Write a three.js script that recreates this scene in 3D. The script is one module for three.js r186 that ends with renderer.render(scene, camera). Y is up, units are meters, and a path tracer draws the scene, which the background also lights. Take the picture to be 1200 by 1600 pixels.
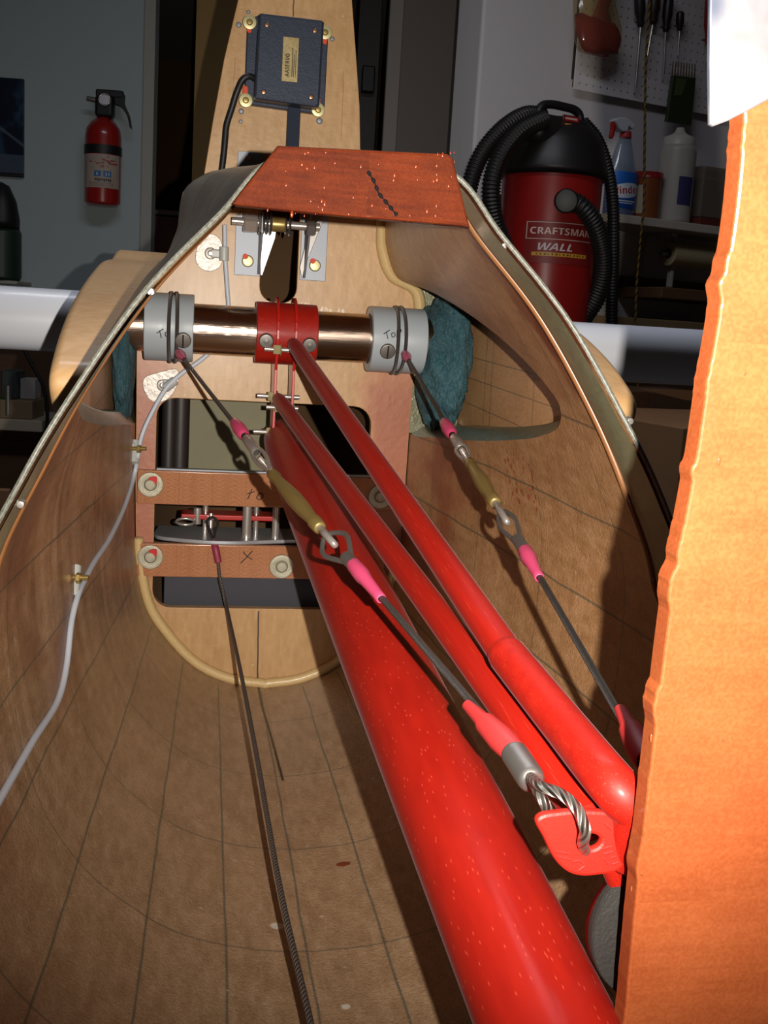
import * as THREE from 'three';
import { mergeGeometries, mergeVertices, toCreasedNormals } from 'three/addons/utils/BufferGeometryUtils.js';
import { RoundedBoxGeometry } from 'three/addons/geometries/RoundedBoxGeometry.js';
import { RectAreaLightUniformsLib } from 'three/addons/lights/RectAreaLightUniformsLib.js';

// ------------------------------------------------------------------ camera, light, exposure
const scene = new THREE.Scene();
scene.background = new THREE.Color(0x020202);
const CAM = new THREE.Vector3(0, 1.0, 0), FPX = 1688, PITCH = 10 * Math.PI / 180, ROLL = 3.5 * Math.PI / 180;
const camera = new THREE.PerspectiveCamera(2 * Math.atan(800 / FPX) * 180 / Math.PI, 0.75, 0.02, 30);
camera.position.copy(CAM);
const FWD = new THREE.Vector3(0, -Math.sin(PITCH), -Math.cos(PITCH));
const R0 = new THREE.Vector3(1, 0, 0), U0 = new THREE.Vector3(0, Math.cos(PITCH), -Math.sin(PITCH));
const RIGHT = R0.clone().multiplyScalar(Math.cos(ROLL)).addScaledVector(U0, Math.sin(ROLL));
const UP = U0.clone().multiplyScalar(Math.cos(ROLL)).addScaledVector(R0, -Math.sin(ROLL));
camera.up.copy(UP);
camera.lookAt(CAM.clone().add(FWD));
scene.add(camera);

const renderer = new THREE.WebGLRenderer({ antialias: true });
renderer.toneMapping = THREE.LinearToneMapping;
renderer.toneMappingExposure = 1.0;
renderer.shadowMap.enabled = true;

// the flash of the hand-held camera, a few centimetres to the right of its lens
const flash = new THREE.SpotLight(0xfff6ea, 4.3, 0, 0.72, 0.95, 2);
flash.position.copy(CAM).addScaledVector(RIGHT, 0.035).addScaledVector(UP, 0.006);
flash.target.position.copy(flash.position).addScaledVector(FWD, 2).addScaledVector(RIGHT, 0.1).addScaledVector(UP, 0.22);
flash.castShadow = true; flash.shadow.radius = 0.13; flash.shadow.mapSize.set(2048, 2048);
flash.shadow.camera.near = 0.05; flash.shadow.camera.far = 12; flash.shadow.bias = -0.0005;
scene.add(flash, flash.target);

// an unseen ceiling lamp, added as ambient fill for the garage
RectAreaLightUniformsLib.init();
const LAMP = new THREE.Vector3(-0.15, 2.62, -1.5);
const lampLight = new THREE.RectAreaLight(0xf2f4ff, 10.5, 1.2, 0.3);
lampLight.position.copy(LAMP).add(new THREE.Vector3(0, -0.012, 0)); lampLight.lookAt(LAMP.x, 0, LAMP.z); scene.add(lampLight);

// ------------------------------------------------------------------ helpers
const V3 = (x, y, z) => new THREE.Vector3(x, y, z);
function rng(seed) { let s = seed >>> 0; return () => { s = (s + 0x6D2B79F5) >>> 0; let t = s; t = Math.imul(t ^ (t >>> 15), t | 1); t ^= t + Math.imul(t ^ (t >>> 7), t | 61); return ((t ^ (t >>> 14)) >>> 0) / 4294967296; }; }
const rand = rng(77);
function hash(i, j, s) { let h = Math.imul(i, 374761393) ^ Math.imul(j, 668265263) ^ Math.imul(s, 974634777); h = Math.imul(h ^ (h >>> 13), 1274126177); return ((h ^ (h >>> 16)) >>> 0) / 4294967296; }
function vnoise(x, y, s) { const i = Math.floor(x), j = Math.floor(y), a = x - i, b = y - j, u = a * a * (3 - 2 * a), v = b * b * (3 - 2 * b); return (hash(i, j, s) * (1 - u) + hash(i + 1, j, s) * u) * (1 - v) + (hash(i, j + 1, s) * (1 - u) + hash(i + 1, j + 1, s) * u) * v; }
function fbm(x, y, s, o = 4) { let a = 0, k = 0.5, n = 0; for (let i = 0; i < o; i++) { a += k * vnoise(x, y, s + i * 17); n += k; k *= 0.5; x *= 2.03; y *= 2.03; } return a / n; }
const sstep = (a, b, x) => { const t = Math.min(1, Math.max(0, (x - a) / (b - a))); return t * t * (3 - 2 * t); };
const lerp = (a, b, t) => a + (b - a) * t;

function rayDir(px, py) { return FWD.clone().addScaledVector(RIGHT, (px - 600) / FPX).addScaledVector(UP, (800 - py) / FPX); }
class Frame {                                   // a place in the world turned about the vertical: x right, y up, z towards the viewer
  constructor(o, yaw) { this.o = o; this.yaw = yaw; this.q = new THREE.Quaternion().setFromAxisAngle(V3(0, 1, 0), yaw); this.qi = this.q.clone().invert(); }
  toWorld(p) { return p.clone().applyQuaternion(this.q).add(this.o); }
  toLocal(p) { return p.clone().sub(this.o).applyQuaternion(this.qi); }
  pix(px, py, w = 0) { const c = this.toLocal(CAM), d = rayDir(px, py).applyQuaternion(this.qi); return c.addScaledVector(d, (w - c.z) / d.z); }
  dep(px, py, inv) { return this.toLocal(CAM.clone().addScaledVector(rayDir(px, py), 1 / inv)); }
  on(px, py, S, E) {                            // the point of that sight line at the distance of the line S-E
    const c = this.toLocal(CAM), d = rayDir(px, py).applyQuaternion(this.qi), e = E.clone().sub(S), r = S.clone().sub(c);
    const a = d.dot(d), b = d.dot(e), cc = e.dot(e), dd = d.dot(r), ee = e.dot(r);
    return c.addScaledVector(d, (dd * cc - b * ee) / (a * cc - b * b));
  }
}
const PSI = 10.4 * Math.PI / 180;
const POD = new Frame(V3(0, 0, 0), PSI);
POD.o.copy(CAM.clone().sub(V3(-0.10, 0, 1.3).applyQuaternion(POD.q)));
const WORLD = new Frame(V3(0, 0, 0), 0);
const WR = new Frame(V3(0, 0, 0), 28 * Math.PI / 180);      // the wall on the right of the doorway
WR.o.copy(CAM.clone().addScaledVector(rayDir(970, 330), 3.3)); WR.o.y = 0;
const WL = new Frame(V3(0, 0, 0), 4 * Math.PI / 180);       // the wall on the left of it
WL.o.copy(CAM.clone().addScaledVector(rayDir(160, 250), 3.7)); WL.o.y = 0;

const counts = {}, baseOf = new Map();
function numbered(n) { const k = counts[n] = (counts[n] ?? -1) + 1; return k ? `${n}_${String(k).padStart(3, '0')}` : n; }
function thing(F, name, label, category, base, group) {
  const g = new THREE.Group(); g.name = numbered(name); scene.add(g);
  g.position.copy(F.toWorld(base)); g.rotation.y = F.yaw;
  g.userData = { label, category }; if (group) g.userData.group = group;
  baseOf.set(g, base.clone()); return g;
}
function flat(g) {                              // one plain geometry out of one or many
  const list = (Array.isArray(g) ? g : [g]).map(x => { const y = x.index ? x.toNonIndexed() : x.clone(); for (const k of Object.keys(y.attributes)) if (!['position', 'normal', 'uv'].includes(k)) y.deleteAttribute(k);
    if (!y.attributes.uv) y.setAttribute('uv', new THREE.BufferAttribute(new Float32Array(y.attributes.position.count * 2), 2)); if (!y.attributes.normal) y.computeVertexNormals(); y.clearGroups(); return y; });
  return list.length > 1 ? mergeGeometries(list) : list[0];
}
function part(name, geo, mat, parent, label) {
  const b = baseOf.get(parent), g = flat(geo).translate(-b.x, -b.y, -b.z);
  const m = new THREE.Mesh(g, mat); m.name = name; m.castShadow = m.receiveShadow = true; parent.add(m); baseOf.set(m, b);
  if (label) m.userData.label = label; return m;
}
function single(F, name, geo, mat, label, category, group) {   // a thing that is one mesh
  const g = flat(geo); g.computeBoundingBox(); const b = g.boundingBox.getCenter(V3()); b.y = g.boundingBox.min.y; g.translate(-b.x, -b.y, -b.z);
  const m = new THREE.Mesh(g, mat); m.name = numbered(name); m.castShadow = m.receiveShadow = true; m.position.copy(F.toWorld(b)); m.rotation.y = F.yaw;
  m.userData = { label, category }; if (group) m.userData.group = group; scene.add(m); baseOf.set(m, b); return m;
}
function struct(F, name, geo, mat) { const m = single(F, name, geo, mat); m.name = name; m.userData = { kind: 'structure' }; return m; }

function box(x0, x1, y0, y1, z0, z1, r = 0) { const w = Math.abs(x1 - x0), h = Math.abs(y1 - y0), d = Math.abs(z1 - z0); const g = r ? new RoundedBoxGeometry(w, h, d, 2, Math.min(r, w / 2.02, h / 2.02, d / 2.02)) : new THREE.BoxGeometry(w, h, d); return g.translate((x0 + x1) / 2, (y0 + y1) / 2, (z0 + z1) / 2); }
function orient(g, P, Q) { const q = new THREE.Quaternion().setFromUnitVectors(V3(0, 1, 0), Q.clone().sub(P).normalize()); return g.applyQuaternion(q).translate(P.x, P.y, P.z); }
function latheOn(P, Q, prof, seg = 24) {        // prof: [t along P-Q, radius in metres]
  const L = P.distanceTo(Q); return orient(new THREE.LatheGeometry(prof.map(([t, r]) => new THREE.Vector2(Math.max(r, 1e-5), t * L)), seg), P, Q);
}
function rod(P, Q, r, r2 = r, seg = 20) { const e = 0.12 * Math.min(r, r2) / P.distanceTo(Q); return latheOn(P, Q, [[0, 0], [0, r * 0.88], [e, r], [1 - e, r2], [1, r2 * 0.88], [1, 0]], seg); }
function hexOn(P, Q, r) { return latheOn(P, Q, [[0, 0], [0, r * 0.9], [0.12, r], [0.88, r], [1, r * 0.9], [1, 0]], 6).toNonIndexed ? toCreasedNormals(latheOn(P, Q, [[0, 0], [0, r * 0.9], [0.12, r], [0.88, r], [1, r * 0.9], [1, 0]], 6), 0.4) : 0; }
function tube(pts, r, seg = 80, rs = 12, caps = true) {
  const c = new THREE.CatmullRomCurve3(pts, false, 'centripetal'), g = new THREE.TubeGeometry(c, seg, typeof r === 'number' ? r : 1, rs, false);
  if (typeof r !== 'number') { const p = g.attributes.position, n = g.attributes.normal; for (let i = 0; i <= seg; i++) { const o = c.getPointAt(i / seg), rr = r(i / seg); for (let j = 0; j <= rs; j++) { const k = i * (rs + 1) + j; p.setXYZ(k, o.x + n.getX(k) * rr, o.y + n.getY(k) * rr, o.z + n.getZ(k) * rr); } } g.computeVertexNormals(); }
  if (!caps) return g;
  const R = t => typeof r === 'number' ? r : r(t), e = [[0, -1], [1, 1]].map(([t, s]) => { const o = c.getPointAt(t), d = c.getTangentAt(t).multiplyScalar(s), rr = R(t); return orient(new THREE.SphereGeometry(rr, rs, 4, 0, 6.2832, 0, Math.PI / 2).scale(1, 0.35, 1), o, o.clone().add(d)); });
  return flat([g, ...e]);
}
function plate(pts, z0, z1, bevel = 0.0008, holes = [], cs = 8) {    // outline in x, y between two depths
  const mk = (a, K) => { const s = new K(); a.forEach((p, i) => i ? s.lineTo(p.x, p.y) : s.moveTo(p.x, p.y)); s.closePath(); return s; };
  const s = mk(pts, THREE.Shape); for (const h of holes) s.holes.push(mk(h, THREE.Path));
  return new THREE.ExtrudeGeometry(s, { depth: Math.max(z1 - z0 - 2 * bevel, 1e-4), bevelEnabled: bevel > 0, bevelThickness: bevel, bevelSize: bevel, bevelOffset: -bevel, bevelSegments: 2, curveSegments: cs }).translate(0, 0, z0 + bevel);
}
const P2 = (x, y) => new THREE.Vector2(x, y);
function circ(x, y, r, n = 20, ry = r) { return Array.from({ length: n }, (_, i) => P2(x + r * Math.cos(i / n * 6.28318), y + ry * Math.sin(i / n * 6.28318))); }
function rrect(x0, x1, y0, y1, r, n = 6) { const o = []; for (const [cx, cy, a] of [[x1 - r, y1 - r, 0], [x0 + r, y1 - r, 1], [x0 + r, y0 + r, 2], [x1 - r, y0 + r, 3]]) for (let i = 0; i <= n; i++) { const t = (a + i / n) * Math.PI / 2; o.push(P2(cx + r * Math.cos(t), cy + r * Math.sin(t))); } return o; }
function smooth(pts, n) { return new THREE.CatmullRomCurve3(pts.map(p => V3(p.x, p.y, p.z ?? 0)), false, 'centripetal').getPoints(n); }
function closedSmooth(pts, n) { return new THREE.CatmullRomCurve3(pts.map(p => V3(p.x, p.y, 0)), true, 'centripetal').getPoints(n).slice(0, -1); }
function grid(nu, nv, fn, keep) {               // fn(i/nu, j/nv) -> [x, y, z, u, v]
  const pos = [], uv = [], idx = [];
  for (let j = 0; j <= nv; j++) for (let i = 0; i <= nu; i++) { const p = fn(i / nu, j / nv); pos.push(p[0], p[1], p[2]); uv.push(p[3] ?? i / nu, p[4] ?? j / nv); }
  for (let j = 0; j < nv; j++) for (let i = 0; i < nu; i++) { const a = j * (nu + 1) + i, b = a + 1, c = a + nu + 1, d = c + 1; for (const t of [[a, b, d], [a, d, c]]) { if (keep && !keep((pos[3 * t[0]] + pos[3 * t[1]] + pos[3 * t[2]]) / 3, (pos[3 * t[0] + 1] + pos[3 * t[1] + 1] + pos[3 * t[2] + 1]) / 3, (pos[3 * t[0] + 2] + pos[3 * t[1] + 2] + pos[3 * t[2] + 2]) / 3)) continue; idx.push(...t); } }
  const g = new THREE.BufferGeometry(); g.setAttribute('position', new THREE.Float32BufferAttribute(pos, 3)); g.setAttribute('uv', new THREE.Float32BufferAttribute(uv, 2)); g.setIndex(idx); g.computeVertexNormals(); return g;
}
const flip = g => { const i = g.index; if (!i) { for (const a of Object.values(g.attributes)) for (let k = 0; k < a.count; k += 3) for (let c = 0; c < a.itemSize; c++) { const x = a.array[k * a.itemSize + c]; a.array[k * a.itemSize + c] = a.array[(k + 1) * a.itemSize + c]; a.array[(k + 1) * a.itemSize + c] = x; } const n = g.attributes.normal; for (let k = 0; k < n.array.length; k++) n.array[k] *= -1; return g; } for (let k = 0; k < i.count; k += 3) { const a = i.getX(k); i.setX(k, i.getX(k + 1)); i.setX(k + 1, a); } g.computeVertexNormals(); return g; };

// ------------------------------------------------------------------ textures
function canvasTex(w, h, px, draw, srgb = true) {
  const c = document.createElement('canvas'); c.width = w; c.height = h; const x = c.getContext('2d');
  if (px) { const im = x.createImageData(w, h), d = im.data; for (let j = 0; j < h; j++) for (let i = 0; i < w; i++) { const q = px(i / w, 1 - (j + 0.5) / h); const k = (j * w + i) * 4; d[k] = q[0]; d[k + 1] = q[1]; d[k + 2] = q[2]; d[k + 3] = q[3] ?? 255; } x.putImageData(im, 0, 0); }
  if (draw) draw(x, w, h);
  const t = new THREE.CanvasTexture(c); t.wrapS = t.wrapT = THREE.RepeatWrapping; if (srgb) t.colorSpace = THREE.SRGBColorSpace; return t;
}
const mixc = (a, b, t) => [lerp(a[0], b[0], t), lerp(a[1], b[1], t), lerp(a[2], b[2], t)];
const fineBump = canvasTex(512, 512, (u, v) => { const n = 255 * (0.55 * fbm(u * 40, v * 40, 3, 3) + 0.45 * vnoise(u * 200, v * 200, 9)); return [n, n, n]; }, null, false);
const resinBump = canvasTex(512, 512, (u, v) => { const n = 255 * Math.pow(fbm(u * 26, v * 26, 31, 4), 1.4); return [n, n, n]; }, null, false);
const twist = canvasTex(64, 64, (u, v) => { const n = 128 + 120 * Math.sin((u + v) * 6.2832); return [n, n, n]; }, null, false);
const grainTex = canvasTex(256, 256, (u, v) => { const n = 205 + 50 * (fbm(u * 9, v * 60, 5, 3) - 0.2); return [n, n, n]; });
function rep(t, x, y) { const c = t.clone(); c.repeat.set(x, y); c.needsUpdate = true; return c; }

const M = {};
const std = (o) => new THREE.MeshStandardMaterial(o), phy = (o) => new THREE.MeshPhysicalMaterial(o);
M.steel = std({ color: 0xc4beb8, metalness: 0.7, roughness: 0.26 });
M.tubeSteel = std({ color: 0xb8a597, metalness: 1, roughness: 0.2, bumpMap: rep(fineBump, 3, 1), bumpScale: 0.0001 });
M.dullSteel = std({ color: 0x8e8a86, metalness: 0.85, roughness: 0.45 });
M.alu = std({ color: 0x8f949c, metalness: 0.45, roughness: 0.5 });
M.brass = std({ color: 0xa08a52, metalness: 0.6, roughness: 0.35 });
M.zinc = std({ color: 0xc9c193, metalness: 0.55, roughness: 0.45 });
M.washer = std({ color: 0xb4b09c, metalness: 0.5, roughness: 0.45, bumpMap: fineBump, bumpScale: 0.0003 });
M.paintMark = std({ color: 0xd8481c, roughness: 0.6 });
M.redMark = std({ color: 0xc41d10, roughness: 0.6 });
M.nylon = phy({ color: 0xa2abb2, roughness: 0.42, clearcoat: 0.2 });
M.nylonClamp = phy({ color: 0xc2c6c2, roughness: 0.4, transmission: 0.15, thickness: 0 });
M.conduit = std({ color: 0xc0c8d4, roughness: 0.45 });
M.cable = std({ color: 0x77736e, metalness: 0.75, roughness: 0.45, bumpMap: rep(twist, 60, 3), bumpScale: 0.0012 });
M.oldCable = std({ color: 0x6a635f, metalness: 0.6, roughness: 0.5, bumpMap: rep(twist, 240, 3), bumpScale: 0.001 });
M.pink = phy({ color: 0xcc4870, roughness: 0.42, clearcoat: 0.2 });
M.coral = phy({ color: 0xb43030, roughness: 0.5 });
M.black = std({ color: 0x17171a, roughness: 0.5 });
M.rubber = std({ color: 0x2b2927, roughness: 0.62, bumpMap: fineBump, bumpScale: 0.0004 });
M.pvc = phy({ color: 0xd9dde6, roughness: 0.35, clearcoat: 0.15 });
M.cream = phy({ color: 0xcfb27c, roughness: 0.4, clearcoat: 0.4, clearcoatRoughness: 0.25, bumpMap: rep(resinBump, 6, 2), bumpScale: 0.0004 });
M.red = phy({ map: canvasTex(512, 512, (u, v) => { const n = fbm(u * 30, v * 30, 4, 3), s = hash(Math.floor(u * 512), Math.floor(v * 512), 5) > 0.994 ? 1 : 0; return mixc(mixc([144, 18, 7], [164, 27, 11], n), [226, 120, 96], s * 0.8); }), roughness: 0.55, specularIntensity: 0.6, clearcoat: 0.12, clearcoatRoughness: 0.2, sheen: 0.3, sheenRoughness: 0.4, sheenColor: new THREE.Color(0x9a9098) });
M.redLong = M.red.clone(); M.redLong.map = rep(M.red.map, 1, 5);
M.darkred = phy({ color: 0xb01a12, roughness: 0.35, clearcoat: 0.4 });

// ------------------------------------------------------------------ the fuselage hull
const S0 = [[0, -.46], [.05, -.452], [.09, -.432], [.125, -.395], [.147, -.36], [.16, -.30], [.164, -.22], [.165, -.13], [.166, -.05], [.166, .036], [.135, .053], [.121, .084], [.109, .138], [0, .166]];
const S1 = [[0, -.45], [.05, -.446], [.10, -.431], [.14, -.405], [.172, -.372], [.198, -.325], [.217, -.25], [.219, -.17], [.19, -.10], [.165, -.052], [.126, .010], [.085, .056], [.053, .09], [0, .091]];
const curve0 = new THREE.CatmullRomCurve3(S0.map(p => V3(p[0], p[1], 0)), false, 'centripetal'), curve1 = new THREE.CatmullRomCurve3(S1.map(p => V3(p[0], p[1], 0)), false, 'centripetal');
const NT = 130, tab0 = [], tab1 = []; for (let i = 0; i <= NT; i++) { tab0.push(curve0.getPoint(i / NT)); tab1.push(curve1.getPoint(i / NT)); }
function tabAt(T, t) { const x = Math.min(NT - 1e-6, Math.max(0, t / 13 * NT)), i = Math.floor(x); return T[i].clone().lerp(T[i + 1], x - i); }
function section(t, w) {                        // t from 0 at the bottom to 13 at the top; right half
  const k = Math.min(1.0, Math.max(0, w / 0.64)), a = tabAt(tab0, t), b = tabAt(tab1, t), e = k < 0.35 ? 1.0 : 1;
  const p = a.lerp(b, lerp(k, sstep(0, 1, k), 0.35) * e); if (w > 0.64) { const s = 1 + (w - 0.64) * 0.4; p.x *= s; } p.x -= 0.0; return p;
}
const rimW = t => t < 5.6 ? 0.86 : t < 7.2 ? lerp(0.86, 0.672, sstep(5.6, 7.1, t)) : lerp(0.672, 0.62, sstep(7.2, 12.5, t));
// outline of the wing root opening in the side of the hull, as [w, v]
const D_OUT = [[-.16, .05], [.0, .044], [.12, .037], [.22, .024], [.33, .006], [.42, -.014], [.49, -.038], [.518, -.055], [.505, -.07], [.45, -.085], [.36, -.099], [.22, -.116], [.1, -.127], [0, -.135], [-.16, -.12]].map(p => P2(...p));
const D_LINE = closedSmooth(D_OUT, 220).map(p => P2(p.x, p.y));
function insideD(w, v) { let c = false; for (let i = 0, j = D_LINE.length - 1; i < D_LINE.length; j = i++) { const a = D_LINE[i], b = D_LINE[j]; if ((a.y > v) !== (b.y > v) && w < (b.x - a.x) * (v - a.y) / (b.y - a.y) + a.x) c = !c; } return c; }
function sdD(w, v) { let best = 1; for (let i = 0, n = D_LINE.length; i < n; i++) { const a = D_LINE[i], b = D_LINE[(i + 1) % n], ex = b.x - a.x, ey = b.y - a.y, k = Math.min(1, Math.max(0, ((w - a.x) * ex + (v - a.y) * ey) / (ex * ex + ey * ey))), d = (a.x + ex * k - w) ** 2 + (a.y + ey * k - v) ** 2; if (d < best) best = d; } return (insideD(w, v) ? -1 : 1) * Math.sqrt(best); }
function clipD(g) {                             // cut the wing root opening out of a skin, along its exact outline
  const P = g.attributes.position, T = g.attributes.uv, N = g.attributes.normal, n = P.count, sd = new Float32Array(n); for (let i = 0; i < n; i++) sd[i] = Math.abs(P.getX(i)) > 0.1 && P.getZ(i) < 0.56 && P.getY(i) < .07 && P.getY(i) > -.16 ? sdD(P.getZ(i), P.getY(i)) : 1;
  const pos = [], uv = [], nor = [], V = i => [P.getX(i), P.getY(i), P.getZ(i), T.getX(i), T.getY(i), N.getX(i), N.getY(i), N.getZ(i)], put = a => { pos.push(a[0], a[1], a[2]); uv.push(a[3], a[4]); nor.push(a[5], a[6], a[7]); };
  for (let k = 0; k < g.index.count; k += 3) { const id = [0, 1, 2].map(q => g.index.getX(k + q)); if (id.every(i => sd[i] > 0)) { id.forEach(i => put(V(i))); continue; } if (id.every(i => sd[i] <= 0)) continue;
    const poly = []; for (let q = 0; q < 3; q++) { const a = id[q], b = id[(q + 1) % 3]; if (sd[a] > 0) poly.push(V(a)); if ((sd[a] > 0) !== (sd[b] > 0)) { const f = sd[a] / (sd[a] - sd[b]), A = V(a), B = V(b); poly.push(A.map((x, z) => lerp(x, B[z], f))); } }
    for (let q = 1; q + 1 < poly.length; q++) { put(poly[0]); put(poly[q]); put(poly[q + 1]); } }
  const o = new THREE.BufferGeometry(); o.setAttribute('position', new THREE.Float32BufferAttribute(pos, 3)); o.setAttribute('normal', new THREE.Float32BufferAttribute(nor, 3)); o.setAttribute('uv', new THREE.Float32BufferAttribute(uv, 2)); return o;
}
function hullSkin(off, side) {                  // half of the hull at that distance outside its inner face
  const g = grid(150, 130, (a, b) => {
    const t = a * 13, we = rimW(t), w = b * we; let p = section(t, w);
    const q = section(Math.min(13, t + 0.05), w), q2 = section(Math.max(0, t - 0.05), w), n = P2(q.y - q2.y, -(q.x - q2.x)).normalize();
    let u = p.x + n.x * off, v = p.y + n.y * off, ww = w; if (a === 0) u = 0; if (a === 1) u = 0;
    return [side * u, v, ww, side * girth(t), ww];
  });
  return clipD(g);
}
const girthTab = [0]; for (let i = 1; i <= NT; i++) girthTab.push(girthTab[i - 1] + tab1[i].distanceTo(tab1[i - 1]));
function girth(t) { const x = Math.min(NT - 1e-6, t / 13 * NT), i = Math.floor(x); return lerp(girthTab[i], girthTab[i + 1], x - i); }
const GT = girthTab[NT];

const HW = 2048, HH = 1664, GX = 1.8, GY = 1.3;   // hull texture: girth -0.9..0.9 by w 0..1.3
const hullTex = canvasTex(HW, HH, (u, v) => {
  const g = (u - 0.5) * GX, w = v * GY, n = fbm(g * 9, w * 9, 11, 4), f = fbm(g * 160, w * 60, 12, 3), sp = hash(Math.floor(u * HW), Math.floor(v * HH), 3);
  let c = mixc([150, 120, 90], [176, 144, 112], n); c = mixc(c, [178, 130, 86], sstep(0.1, 0.35, g) * 0.8);
  c = mixc(c, [164, 110, 66], sstep(0.25, 0.5, -g) * 0.7);
  const k = (f - 0.5) * 34 + (sp - 0.5) * 26; c = [c[0] + k, c[1] + k, c[2] + k];
  c = mixc(c, [110, 48, 28], sstep(.5, .62, fbm(g * 12, w * 12, 16, 3) * .5 + sstep(.46, .6, w) * sstep(.5, .6, Math.abs(g)) * .45) * .8);
  const sk = (fbm(g * 7, w * 70, 14, 3) - .5) * sstep(.16, .3, Math.abs(g)) * (g < 0 ? 60 : 22); c = [c[0] + sk, c[1] + sk, c[2] + sk]; const pt = sstep(.52, .7, fbm(g * 11 + 3, w * 9 + 5, 15, 4)) * sstep(-.2, -.32, g); c = mixc(c, [104, 54, 32], pt * .55);
  const red = sstep(0.5, 0.75, fbm(g * 14 + 40, w * 6, 21, 3)) * sstep(0.22, 0.3, Math.abs(g)) * sstep(0.32, 0.05, w); c = mixc(c, [118, 44, 26], red * 0.75);
  const wh = sstep(0.56, 0.74, fbm(g * 10 + 7, w * 7, 22, 4)) * sstep(0.3, 0.04, w); c = mixc(c, [176, 158, 140], wh * 0.35);
  return c;
}, (x, W, H) => {
  const X = g => (g / GX + 0.5) * W, Y = w => (1 - w / GY) * H, r = rng(5);
  const line = (pts, col, lw, a) => { x.strokeStyle = col; x.globalAlpha = a; x.lineWidth = lw; x.beginPath(); pts.forEach(([g, w], i) => i ? x.lineTo(X(g), Y(w)) : x.moveTo(X(g), Y(w))); x.stroke(); x.globalAlpha = 1; };
  for (const g of [-.007, .05, .108, .17, .235, .30, .37, .44, .52, -.066, -.127, -.192, -.258, -.32, -.39, -.46]) { const a = []; for (let w = 0.02; w < 1.26; w += 0.04) a.push([g * lerp(0.92, 1.0, Math.min(1, w / 0.6)) + (r() - 0.5) * 0.0016, w]); line(a, '#39423f', 1.7, 0.62); }
  for (const w of [.127, .281, .437, .593, .75, .90, 1.06]) { const a = []; for (let g = -0.62; g < 0.62; g += 0.03) a.push([g, w + (r() - 0.5) * 0.002 + (Math.abs(g) > 0.25 ? -(Math.abs(g) - 0.25) * 0.15 : 0)]); line(a, '#39423f', 1.6, 0.55); }
  for (let i = 0; i < 1500; i++) { const g = (r() - 0.5) * 1.5, w = r() * 1.2, a = r() * 6.28, l = 0.004 + r() * 0.014; line([[g, w], [g + Math.cos(a) * l, w + Math.sin(a) * l]], r() > 0.3 ? '#cdb79c' : '#6a4a30', 1, 0.22); }
  for (let i = 0; i < 240; i++) { const g = (r() - 0.5) * 1.3, w = r() * 1.1; x.fillStyle = '#d8cdbb'; x.globalAlpha = 0.5; x.beginPath(); x.arc(X(g), Y(w), 0.8 + r() * 1.2, 0, 7); x.fill(); } x.globalAlpha = 1;
  line([[-.008, .0], [-.008, .07], [-.004, .16], [0.0, .29]], '#14100e', 2.6, 0.95);                 // marker line on the floor
  x.fillStyle = '#7a3a22'; x.beginPath(); x.ellipse(X(.036), Y(.47), 7, 5, 0, 0, 7); x.fill();      // red spot
  x.fillStyle = '#cfc8bc'; x.beginPath(); x.arc(X(-.026), Y(.56), 6, 0, 7); x.fill();
  x.fillStyle = '#cfc8bc'; x.beginPath(); x.arc(X(.012), Y(.66), 3.5, 0, 7); x.fill();
  for (let i = 0; i < 60; i++) { const g = 0.43 + (r() - 0.5) * 0.05, w = 0.37 + (r() - 0.5) * 0.07; x.fillStyle = '#8e2a14'; x.globalAlpha = 0.6; x.beginPath(); x.arc(X(g), Y(w), r() * 3, 0, 7); x.fill(); } x.globalAlpha = 1;
});
hullTex.repeat.set(1 / GX, 1 / GY); hullTex.offset.set(0.5, 0);
M.hull = phy({ map: hullTex, roughness: 0.42, clearcoat: 0.25, clearcoatRoughness: 0.3, bumpMap: rep(fineBump, 7, 7), bumpScale: 0.0006, side: THREE.DoubleSide });
M.hullOut = phy({ map: canvasTex(512, 512, (u, v) => mixc([140, 126, 106], [178, 164, 144], fbm(u * 6, v * 14, 41, 4) + (vnoise(u * 260, v * 260, 6) - 0.5) * 0.5)), roughness: 0.35, clearcoat: 0.4, clearcoatRoughness: 0.2, bumpMap: rep(resinBump, 2, 2), bumpScale: 0.001, side: THREE.DoubleSide });
M.rimEdge = std({ map: canvasTex(128, 512, (u, v) => mixc([70, 72, 64], [150, 150, 140], fbm(u * 8, v * 60, 42, 3))), roughness: 0.4 });
M.flange = phy({ map: canvasTex(512, 512, (u, v) => { const n = fbm(u * 8, v * 20, 51, 4), f = vnoise(u * 150, v * 150, 5); return mixc(mixc([108, 110, 84], [134, 132, 100], n), [158, 160, 142], (f - 0.5) * 0.5); }), roughness: 0.35, clearcoat: 0.5, clearcoatRoughness: 0.2, bumpMap: rep(fineBump, 4, 4), bumpScale: 0.0006, side: THREE.DoubleSide });
M.bead = phy({ color: 0x8a5c36, roughness: 0.35, clearcoat: 0.5 });
M.fairing = phy({ map: canvasTex(512, 512, (u, v) => { const n = fbm(u * 5, v * 9, 61, 4), f = vnoise(u * 200, v * 200, 8); return mixc(mixc([196, 154, 104], [214, 174, 124], n), [232, 206, 172], (f - 0.5) * 0.35); }), roughness: 0.5, clearcoat: 0.15, side: THREE.DoubleSide });

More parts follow.
